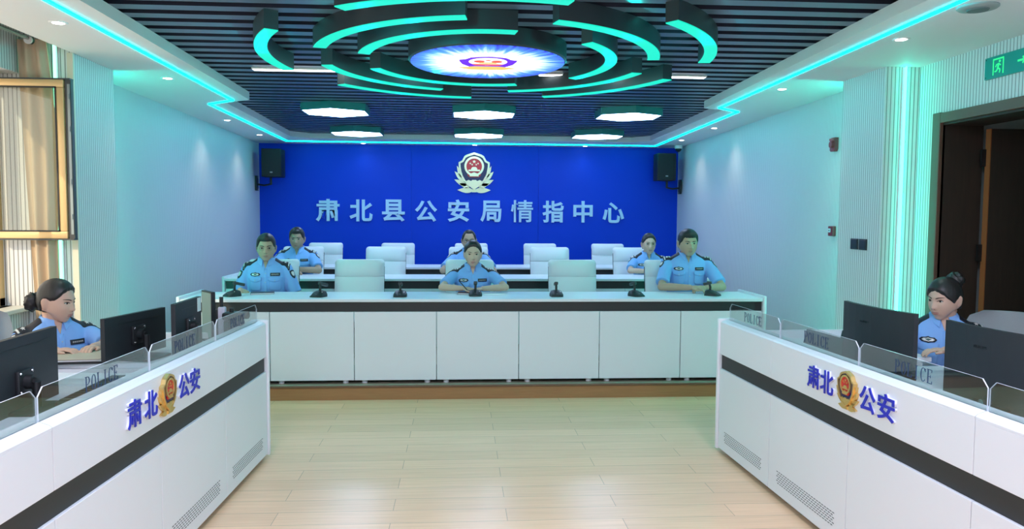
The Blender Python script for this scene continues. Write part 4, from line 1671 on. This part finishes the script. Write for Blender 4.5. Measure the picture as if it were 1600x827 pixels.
def person(label, loc, rotz, H, arms, head=(0, 0, 0), skin=SKIN1, hair='short', female=False, glasses=None, width=1.0, hs=1.08, lean=0.0,
           hands=None, headw=1.0, lip=LIP, marks='two', badge=True, seat=.50, sleeve=.80):
    """seated officer; local -y is the way the chest faces, origin on the floor under the hips.
    arms: {side: (elbow, wrist)}, side -1 = local -x; head: yaw, pitch, roll in degrees"""
    t = thing('person', label, 'person', loc, math.radians(rotz))
    sh_z = H - .305
    jawf = 1.0 if not female else 1.25
    headw = headw * (.97 if not female else .93)
    shx = .180 * width
    hc = Vector((head[3] if len(head) > 3 else 0, -.030 - lean, H - .128 * hs))
    HM = T(*hc) @ RZ(head[0]) @ RX(head[1]) @ RY(head[2]) @ Matrix.Scale(hs, 4)
    ly = -lean * .75            # forward shift at the shoulders

    def torso(b, g, top=True):
        prof = [(seat - .06, .150, .105), (seat + .02, .160, .118), (seat + .14, .158, .120), (seat + .27, .172, .126), (sh_z - .10, .180, .122), (sh_z - .03, .178, .105), (sh_z + .025, .150, .080), (sh_z + .055, .105, .064), (sh_z + .082, .068, .058)]
        R = []
        for z, a, c in prof:
            tt = max(0, min(1, (z - seat) / (sh_z - seat)))
            a = (a + g) * width
            c = (c + g) * (1.0 if not female else .96)
            ring = []
            for i in range(28):
                an = 2 * PI * i / 28
                cs, sn = math.cos(an), math.sin(an)
                e = .78
                xx = a * (abs(cs) ** e) * (1 if cs >= 0 else -1)
                yy = c * (abs(sn) ** e) * (1 if sn >= 0 else -1)
                if female and sn < 0:
                    yy -= .030 * gs(((z - (sh_z - .16)) / .06) ** 2) * gs(((abs(xx) - .075) / .06) ** 2)
                elif sn < 0:
                    yy -= .010 * gs(((z - (sh_z - .14)) / .07) ** 2)
                ring.append((xx, yy + ly * tt + .006, z))
            R.append(ring)
        b.rings(R)

    # --- the body: torso core, neck, head, arms, hands, one surface
    body = MB()
    torso(body, -.014)
    nb = Vector((0, ly + .004, sh_z + .03))
    nt_ = HM @ Vector((0, .022, -.045))
    body.cyl(nb, nt_, .057 * (1 if not female else .9) * hs, .052 * (1 if not female else .9) * hs, n=20)
    hb = MB()
    hb.ell((0, 0, 0), (1, 1, 1), u=64, v=48, fn=lambda p, c: head_pt(c.normalized(), headw, jawf))
    hme = hb.mesh()
    hbv = bvh_of(hme)
    hv = [v.co.copy() for v in hme.vertices]
    off = [body.bm.verts.new(HM @ c) for c in hv]
    for pgn in hme.polygons:
        body.bm.faces.new([off[i] for i in pgn.vertices])
    for s in (-1, 1):
        M = HM @ T(s * .0775 * headw, .014, -.004) @ RZ(-s * 18) @ RY(s * 8)
        body.ell(M.to_translation(), (1, 1, 1), M=M.to_3x3().to_4x4() @ Matrix.Diagonal((.0095, .019, .033, 1)), u=12, v=10)
        M = HM @ T(s * .0805 * headw, .019, .004) @ RZ(-s * 22) @ RY(s * 8)
        body.ell(M.to_translation(), (1, 1, 1), M=M.to_3x3().to_4x4() @ Matrix.Diagonal((.007, .016, .024, 1)), u=12, v=10)
    k = 1.0 if not female else .86
    shirt = MB()
    torso(shirt, 0)
    for s in (-1, 1):
        S0 = Vector((s * (shx - .012), ly + .004, sh_z - .022))
        el, wr_ = Vector(arms[s][0]), Vector(arms[s][1])
        body.cyl(S0, el, .043 * k, .038 * k, n=16)
        body.ell(S0, (.046 * k,) * 3)
        body.ell(el, (.0385 * k,) * 3)
        mid_ = el.lerp(wr_, .35)
        body.cyl(el, mid_, .037 * k, .0375 * k, n=16)
        body.cyl(mid_, wr_, .0375 * k, .0265 * k, n=16)
        body.ell(wr_, (.0265 * k,) * 3)
        hd = (hands or {}).get(s)
        if hd:
            hand_into(body, wr_, hd[0], hd[1], hd[2], side=hd[3], s=.96 if not female else .88)
        else:
            hand_into(body, wr_, wr_ - el, (0, 0, 1), .45, side=-s, s=.96 if not female else .88)
        # sleeve
        SE = S0.lerp(el, sleeve)
        shirt.ell(S0 + Vector((-s * .010, 0, .004)), (.066 * k * width, .062 * k, .058 * k))
        shirt.cyl(S0, SE, .060 * k, .064 * k, n=20)
        dn = (el - S0).normalized()
        shirt.cyl(SE - dn * .02, SE, .0645 * k, .066 * k, n=20)
    bme = remesh(body, .0042, 1)
    o_body = obj('body', bme, skin, t)
    sme = remesh(shirt, .008, 3)
    o_sh = obj('shirt', sme, SHIRT, t)
    sb = bvh_of(sme)
    bb = bvh_of(bme)

    # --- collar
    b = MB()
    zc = sh_z + .072
    cy = ly * 1.0 + .002
    for s in (-1, 1):
        U, Lw = [], []
        for i in range(12):
            q = i / 11
            a = PI * (1 - q) + .32 * q          # back to front
            ru, rl = .0655 * hs * (1 if not female else .93), .082 * (1 if not female else .94)
            U.append(Vector((s * math.sin(a) * ru, cy - math.cos(a) * ru * .98, zc + .030 - .036 * q ** 1.5)))
            Lw.append(Vector((s * math.sin(a) * (rl + .014 * q), cy - math.cos(a) * (rl + .022 * q ** 3) * 1.0, zc - .004 - .010 * q - .058 * max(0, q - .55) ** 1.5 * 3)))
        R = []
        for u, l in zip(U, Lw):
            md = (u + l) / 2 + Vector((0, -.002, .010))
            R.append((u, md, l))
        vs = [[b.bm.verts.new(p) for p in r] for r in R]
        vi = [[b.bm.verts.new(p - Vector((p.x * .05, (p.y - cy) * .05, .003))) for p in r] for r in R]
        for A in (vs, vi):
            for i in range(11):
                for j in range(2):
                    b.bm.faces.new((A[i][j], A[i + 1][j], A[i + 1][j + 1], A[i][j + 1]))
        for i in range(11):
            for j in (0, 2):
                b.bm.faces.new((vs[i][j], vs[i + 1][j], vi[i + 1][j], vi[i][j]))
        for i in (0, 11):
            for j in range(2):
                b.bm.faces.new((vs[i][j], vs[i][j + 1], vi[i][j + 1], vi[i][j]))
    obj('collar', b, SHIRT2, o_sh, 60)
    FR = dict(direction=(0, 1, 0), uax=Vector((1, 0, 0)), vax=Vector((0, 0, 1)))
    # open neck: skin showing in the V
    dv = decal(sb, (0, -1, sh_z + .035), poly=[(-.030, .04), (.030, .04), (0, -.050)], off=.003, **FR)
    obj('open_neck', dv, skin, t, True)
    # placket, pockets, flaps, buttons
    dv = decal(sb, (.004, -1, seat + .24), poly=[(-.014, -.22), (.014, -.22), (.014, sh_z - seat - .255), (-.014, sh_z - seat - .255)], off=.004, thick=.005, **FR)
    obj('placket', dv, SHIRT2, o_sh, True)
    pz = sh_z - .090
    bt = MB()
    for z in (sh_z - .06, sh_z - .14, sh_z - .22, sh_z - .30):
        h = sb.ray_cast(Vector((.004, -1, z)), Vector((0, 1, 0)), 2)[0]
        if h:
            bt.ell(h + Vector((0, -.003, 0)), (.0055, .003, .0055), u=10, v=6)
    for s in (-1, 1):
        x = s * .088 * width
        po = decal(sb, (x, -1, pz - .065), poly=[(-.054, .06), (.054, .06), (.054, -.05), (.04, -.064), (-.04, -.064), (-.054, -.05)], off=.005, thick=.006, **FR)
        po = obj('pocket', po, SHIRT2, o_sh, True)
        fl = decal(sb, (x, -1, pz - .018), poly=[(-.058, .018), (.058, .018), (.058, -.014), (0, -.032), (-.058, -.014)], off=.0095, thick=.006, **FR)
        obj('pocket_flap', fl, SHIRT2, po, True)
        h = sb.ray_cast(Vector((x, -1, pz - .036)), Vector((0, 1, 0)), 2)[0]
        if h:
            bt.ell(h + Vector((0, -.011, 0)), (.0055, .003, .0055), u=10, v=6)
    obj('button', bt, mat('button_pearl', (.42, .52, .68), .3), o_sh, True)
    # breast badge on one side, name plate on the other
    x = -.088 * width
    bd = obj('breast_badge', decal(sb, (x, -1, pz + .022), poly=[(u * 1.12, v * 1.15) for u, v in BADGE], off=.0065, thick=.006, **FR), PATCH, o_sh, True)
    obj('badge_shield', decal(sb, (x, -1, pz + .022), poly=[(u * .82, v * .70) for u, v in BADGE], off=.0085, **FR), SILVER, bd, True)
    obj('badge_eagle', decal(sb, (x, -1, pz + .022), poly=[(-.018, .003), (0, .008), (.018, .003), (0, -.007)], off=.0098, rings=1, **FR), mat('badge_green', (.05, .12, .11), .4), bd, True)
    x = .088 * width
    pl = obj('name_plate', decal(sb, (x, -1, pz + .022), poly=rect(.042, .014), off=.0065, thick=.006, **FR), PATCH, o_sh, True)
    tx = MB()
    for i in range(6):
        u = -.027 + i * .0108
        h = sb.ray_cast(Vector((x + u, -1, pz + .022)), Vector((0, 1, 0)), 2)[0]
        if h:
            yq = h.y - .0085
            for du, dw, z0, z1 in ((-.0035, .0015, -.005, .005), (.002, .0015, -.005, .005), (-.0035, .007, .0035, .005), (-.0035, .007, -.001, .0005)):
                tx.box(x + u + du, x + u + du + dw, yq, yq + .003, pz + .022 + z0, pz + .022 + z1)
    obj('plate_lettering', tx, SILVER, pl)
    # shoulder boards and sleeve patches
    DN = dict(direction=(0, 0, -1), uax=Vector((1, 0, 0)), vax=Vector((0, 1, 0)))
    for s in (-1, 1):
        x0, x1 = s * .080, s * (shx + .030)
        yc = ly + .004
        ep = obj('shoulder_board', decal(sb, (0, 0, H + .5), poly=[(x0, yc - .046), (x1, yc - .058), (x1, yc + .014), (x0, yc + .012)], off=.006, thick=.008, **DN), EPAU, o_sh, 40)
        if marks == 'star':
            st = [(x1 - s * .012, 1)] + [(x1 - s * d, 0) for d in (.035, .060)]
        elif marks == 'bars':
            st = [(x1 - s * .010, 1), (x1 - s * .024, 1), (x1 - s * .050, 0)]
        elif marks == 'four':
            st = [(x1 - s * d, 0) for d in (.020, .043, .066, .089)] + [(x1 - s * .006, 1)]
        else:
            st = [(x1 - s * .010, 1), (x1 - s * .040, 0)]
        for px, isbar in st:
            if isbar:
                pl_ = [(px - .0045, yc - .054), (px + .0045, yc - .054), (px + .0045, yc + .012), (px - .0045, yc + .012)]
            else:
                pl_ = [(px + (a - 0), yc - .024 + c * 1.3) for a, c in star(0, 0, .0125)]
            obj('insignia', decal(sb, (0, 0, H + .5), poly=pl_, off=.0085, rings=1, **DN), SILVER, ep)
        S0 = Vector((s * (shx - .012), ly + .004, sh_z - .022))
        el = Vector(arms[s][0])
        ad = (el - S0).normalized()
        outv = Vector((s * .80, -.60, .15))
        outv = (outv - ad * outv.dot(ad)).normalized()
        c = S0 + ad * .075
        ua = outv.cross(ad).normalized()
        pa = obj('sleeve_patch', decal(sb, c + outv * .5, -outv, ua, -ad, SHIELD, off=.004), PATCH, o_sh, True)
        obj('patch_crest', decal(sb, c + outv * .5, -outv, ua, -ad, [(u * .6, v * .55 + .004) for u, v in SHIELD], off=.0058), SILVER, pa, True)

    # --- face
    def on_face(x, z, o=0.0):
        h = hbv.ray_cast(Vector((x, -.4, z)), Vector((0, 1, 0)), 1)[0]
        return h + Vector((0, -o, 0))
    for s in (-1, 1):
        c = on_face(s * .031, .0085)
        b = MB().ell(c + Vector((0, .0035, 0)), (.0135, .0065, .0056), M=RY(-s * 4) @ RZ(s * 12), u=16, v=10)
        ey = obj('eye', b, EYEW, t, True, M=HM)
        g = c + Vector((0, -.0022, .0002))
        obj('iris', MB().ell(g, (.0058, .0022, .0054), u=14, v=8), IRIS, ey, True, M=HM)
        ln = [on_face(s * (.031 + q * .0145), .0085 + .0062 * (1 - q * q) - (.0012 if q < 0 else -.0004) * abs(q), .0012 + .0022 * (1 - q * q)) for q in (-1, -.6, -.2, .2, .6, 1)]
        obj('eyelid', MB().tube(ln, [.0008, .0017, .002, .002, .0017, .0009], n=6), HAIR, ey, True, M=HM)
        ln = [on_face(s * (.031 + q * .019), .0265 + .0035 * (1 - (q - .3) ** 2), .0006) for q in (-1, -.6, -.2, .2, .6, 1)]
        rd = (.0028, .0034, .0033, .0029, .0023, .0012) if not female else (.0018, .0024, .0024, .002, .0016, .0008)
        obj('eyebrow', MB().tube(ln, rd, n=6), HAIR, t, True, M=HM)
    b = MB()
    up_ = [on_face(q * .022, -.0545 + (.0022 if abs(q) > .15 else .0014) * (1 - abs(q)), .0004) for q in (-1, -.6, -.25, 0, .25, .6, 1)]
    b.tube(up_, [.001, .0024, .0032, .0030, .0032, .0024, .001], n=8)
    lo_ = [on_face(q * .020, -.0612 - .0018 * (1 - q * q), .0002) for q in (-1, -.6, -.25, 0, .25, .6, 1)]
    b.tube(lo_, [.001, .0028, .0038, .0042, .0038, .0028, .001], n=8)
    obj('mouth', b, lip, t, True, M=HM)
    b = MB()
    for s in (-1, 1):
        b.ell(on_face(s * .0075, -.0335, -.001), (.003, .002, .0018), u=8, v=6)
    obj('nostrils', b, mat('nostril_dark', (.10, .05, .04), .8), t, True, M=HM)

    # --- hair
    def lerp_tab(tab, a):
        for (a0, v0), (a1, v1) in zip(tab[:-1], tab[1:]):
            if a <= a1:
                return v0 + (v1 - v0) * (a - a0) / (a1 - a0)
        return tab[-1][1]
    if hair in ('short', 'thin', 'full'):
        fr = {'short': .56, 'thin': .74, 'full': .50}[hair]
        tab = [(0, fr), (.50, fr + .01), (.74, fr + .02), (.86, .44), (.98, .20), (1.22, .10), (1.34, -.10), (1.50, -.12), (1.58, .16), (1.95, .12), (2.10, -.40), (PI, -.62)]
        Tk = {'short': .012, 'thin': .006, 'full': .014}[hair]
    else:
        tab = [(0, .66), (.4, .63), (.75, .50), (1.0, .30), (1.2, .18), (1.42, .12), (1.62, .16), (1.9, .04), (2.12, -.46), (PI, -.74)]
        if hair == 'swept':
            tab = [(0, .56), (.35, .50), (.75, .34), (1.0, .14), (1.2, .0), (1.36, -.10), (1.48, .0), (1.66, .08), (1.92, -.02), (2.1, -.52), (PI, -.74)]
        Tk = .015
    b = MB()
    bm = b.bm
    nu, nv = 88, 60
    grid = []
    for j in range(nv + 1):
        row = []
        el_ = -PI / 2 + PI * j / nv
        for i in range(nu):
            az = 2 * PI * i / nu
            d = Vector((math.sin(az) * math.cos(el_), -math.cos(az) * math.cos(el_), math.sin(el_)))
            p = head_pt(d, headw, jawf)
            v = p.z / .114
            aa = abs(((az + PI) % (2 * PI)) - PI)
            ln = lerp_tab(tab, aa) + .006 * math.sin(aa * 19 + (1 if az > PI else 0))
            q = max(0, min(1, (v - ln) / .09))
            q = q * q * (3 - 2 * q)
            side = max(0, min(1, (v - .05) / .5))
            if hair in ('short', 'full', 'thin'):
                th = q * (.0045 + Tk * side)
                if hair != 'thin':
                    th += .010 * q * gs(((v - .66) / .26) ** 2) * gs((aa / .95) ** 2) + .005 * q * max(0, v - .5)
            else:
                th = Tk * q * (.6 + .4 * side)
            th += .0006 * q * math.sin(az * 47 + el_ * 6 + 2 * math.sin(az * 5))
            sx_ = (v - ln) / .09
            ok = sx_ > -1.6
            if sx_ < 0:
                th = max(-.006, sx_ * .012)
            pp = p + p.normalized() * (th - .0006)
            row.append((bm.verts.new(pp), ok))
        grid.append(row)
    for j in range(nv):
        for i in range(nu):
            a, c, d_, e_ = grid[j][i], grid[j][(i + 1) % nu], grid[j + 1][(i + 1) % nu], grid[j + 1][i]
            if a[1] or c[1] or d_[1] or e_[1]:
                try:
                    bm.faces.new((a[0], c[0], d_[0], e_[0]))
                except ValueError:
                    pass
    bmesh.ops.remove_doubles(bm, verts=bm.verts, dist=1e-6)
    bmesh.ops.delete(bm, geom=[v for v in bm.verts if not v.link_faces], context='VERTS')
    o_hair = obj('hair', b, HAIR, t, True, M=HM)
    if hair in ('bun', 'topbun', 'swept', 'pulled'):
        def bfn(p, c):
            k_ = 1 + .13 * math.sin(c.x * 7 + c.z * 5) * math.cos(c.y * 6) + .06 * math.sin(c.z * 17 + c.x * 9)
            return p * k_
        if hair == 'bun':
            b = MB().ell((0, .125, -.016), (.052, .040, .050), u=28, v=20, fn=bfn)
        elif hair == 'swept':
            b = MB().ell((.0, .092, .098), (.046, .042, .042), u=28, v=20, fn=bfn)
        else:
            b = MB().ell((0, .100, -.03), (.036, .028, .036), u=28, v=20, fn=bfn)
        obj('hair_bun', b, HAIR, o_hair, True, M=HM)

    # --- glasses
    if glasses:
        gm = DARKMETAL if glasses == 'dark' else mat('spectacle_gold', (.5, .42, .3), .3, .7)
        b = MB()
        ln = MB()
        yg = min(on_face(.031, .008).y, on_face(.045, .008).y) - .014
        for s in (-1, 1):
            if glasses in ('square', 'dark'):
                pts = [(-.023, .014), (.023, .015), (.024, .004), (.019, -.015), (-.017, -.015), (-.022, .002)]
            else:
                pts = [(.0235 * math.cos(k * PI / 9), .021 * math.sin(k * PI / 9)) for k in range(18)]
            P3 = [(s * (.033 + u), yg + .004 * abs(u) / .024, .004 + v) for u, v in pts]
            b.tube(P3, .0013, n=6, closed=True)
            ln.prism([(s * (.033 + u), .004 + v) for u, v in pts], 0, .001, M=T(0, yg + .002, 0) @ RX(90))
            b.tube([(s * .056, yg + .004, .010), (s * .0765 * headw, yg + .05, .010), (s * .079 * headw, .012, .008)], .0013, n=6)
        b.tube([(-.010, yg, .008), (0, yg - .003, .011), (.010, yg, .008)], .0014, n=6)
        g = obj('glasses', b, gm, t, True, M=HM)
        obj('lenses', ln, LENS, g, M=HM)

    # --- trousers and shoes (seated legs under the desk)
    b = MB()
    b.ell((0, .0, seat + .045), (.165 * width, .135, .10))
    fz = .10
    for s in (-1, 1):
        hip, kn, an = Vector((s * .085, -.02, seat + .055)), Vector((s * .11, -.40, .535)), Vector((s * .11, -.40, fz))
        b.cyl(hip, kn, .083, .060, n=16)
        b.ell(kn, (.061,) * 3)
        b.cyl(kn, an, .058, .047, n=16)
    obj('trousers', remesh(b, .014, 2), TROUS, t)
    for s in (-1, 1):
        b = MB().ell((s * .11, -.46, .045), (.043, .125, .045), u=18, v=10, fn=lambda p, c: Vector((p.x, p.y, max(p.z, -.043))))
        b.cyl((s * .11, -.40, .04), (s * .11, -.40, .12), .04, .042, n=14)
        obj('shoe', b, BLACK, t, True)
    return t


ZP = .12
# front row, left: man with rimless glasses, arms lowered at the desk edge
person('man in light blue police shirt with glasses, front row left', (-2.03, 7.26, ZP), 4, 1.243,
       {-1: ((-.265, -.02, .655), (-.20, -.20, .735)), 1: ((.265, -.02, .655), (.10, -.16, .66))}, head=(6, 3, 0), hair='short', glasses='square', marks='two', sleeve=.86,
       hands={-1: ((.5, -.8, .0), (0, 0, 1), .3, 1)})
# front row, centre: woman writing
person('woman in light blue police shirt writing at the centre of the front desk', (-.120, 7.27, ZP), 0, 1.190,
       {-1: ((-.285, -.265, .765), (-.095, -.372, .765)), 1: ((.295, -.265, .765), (.085, -.365, .762))}, head=(0, 2, 0), hair='pulled', female=True, skin=SKIN2, marks='four', lip=LIPR, sleeve=.78,
       hands={-1: ((.9, -.25, -.05), (-.1, -.2, .95), .75, 1), 1: ((-.95, -.2, -.08), (.1, 0, 1), .7, -1)})
# front row, right: heavy set man with clasped hands
person('heavy set man in light blue police shirt with clasped hands, front row right', (1.945, 7.28, ZP), -4, 1.300,
       {-1: ((-.285, -.245, .765), (-.05, -.385, .772)), 1: ((.285, -.235, .765), (.10, -.375, .772))}, head=(6, 2, 0), hair='full', width=1.12, hs=1.10, headw=1.06, marks='star', sleeve=.84,
       hands={-1: ((.92, -.30, .05), (0, -.3, .95), .65, 1), 1: ((-.92, -.25, .05), (0, -.3, .95), .7, -1)})
# middle row
person('man in light blue police shirt with folded arms in the middle row', (-2.115, 9.03, ZP), 2, 1.270,
       {-1: ((-.265, -.20, .785), (-.03, -.30, .785)), 1: ((.265, -.20, .785), (.03, -.25, .80))}, head=(0, 4, 0), hair='short', skin=SKIN3, marks='bars', sleeve=.80)
person('balding man with dark glasses in the middle row behind the woman writing', (-.135, 9.05, ZP), 0, 1.255,
       {-1: ((-.30, -.22, .785), (-.12, -.33, .785)), 1: ((.28, -.22, .785), (.08, -.33, .785))}, head=(0, 2, 0), hair='thin', glasses='dark', skin=SKIN1, marks='bars')
person('woman with round glasses in light blue police shirt in the middle row', (2.005, 9.05, ZP), -3, 1.222,
       {-1: ((-.25, -.225, .785), (-.03, -.33, .785)), 1: ((.25, -.22, .785), (.10, -.33, .785))}, head=(3, 0, 0), hair='pulled', female=True, glasses='round', skin=SKIN2, marks='bars')
# woman at the left control desk, looking along the desk
person('woman in light blue police shirt at the left control desk, hair in a bun', (-2.632, 4.66, 0), 46, 1.163,
       {-1: ((-.235, -.13, .76), (-.10, -.33, .785)), 1: ((.225, -.19, .76), (.08, -.36, .785))}, head=(38, 8, 0), hair='bun', female=True, skin=SKIN2, marks='two', lip=LIPR, lean=.03, seat=.46)
mesh_chair(-2.83, 4.46, 62, 'grey mesh office chair behind the woman at the left control desk')
# woman at the right control desk
person('woman in light blue police shirt at the right control desk with a top knot', (2.68, 4.44, 0), -26, 1.195,
       {-1: ((-.245, -.15, .785), (-.33, -.38, .79)), 1: ((.215, -.20, .785), (-.02, -.30, .79))}, head=(-44, 8, 0), hair='swept', female=True, skin=SKIN2, marks='two', lip=LIPR, lean=.03, seat=.46)
mesh_chair(2.92, 4.24, -42, 'grey office chair with a rounded back behind the woman on the right')

# pen in the writing hand, phone-like dark tablet left out of hands
t = thing('pen', 'slim black pen in the hand of the woman writing', 'pen', (-.185, 6.845, .90))
obj('barrel', MB().cyl((-.065, .035, .055), (.012, -.004, -.028), .0042, n=10), BLACK, t, 40)
obj('tip', MB().cyl((.012, -.004, -.028), (.018, -.007, -.036), .0042, .001, n=10), SILVER, t, 40)
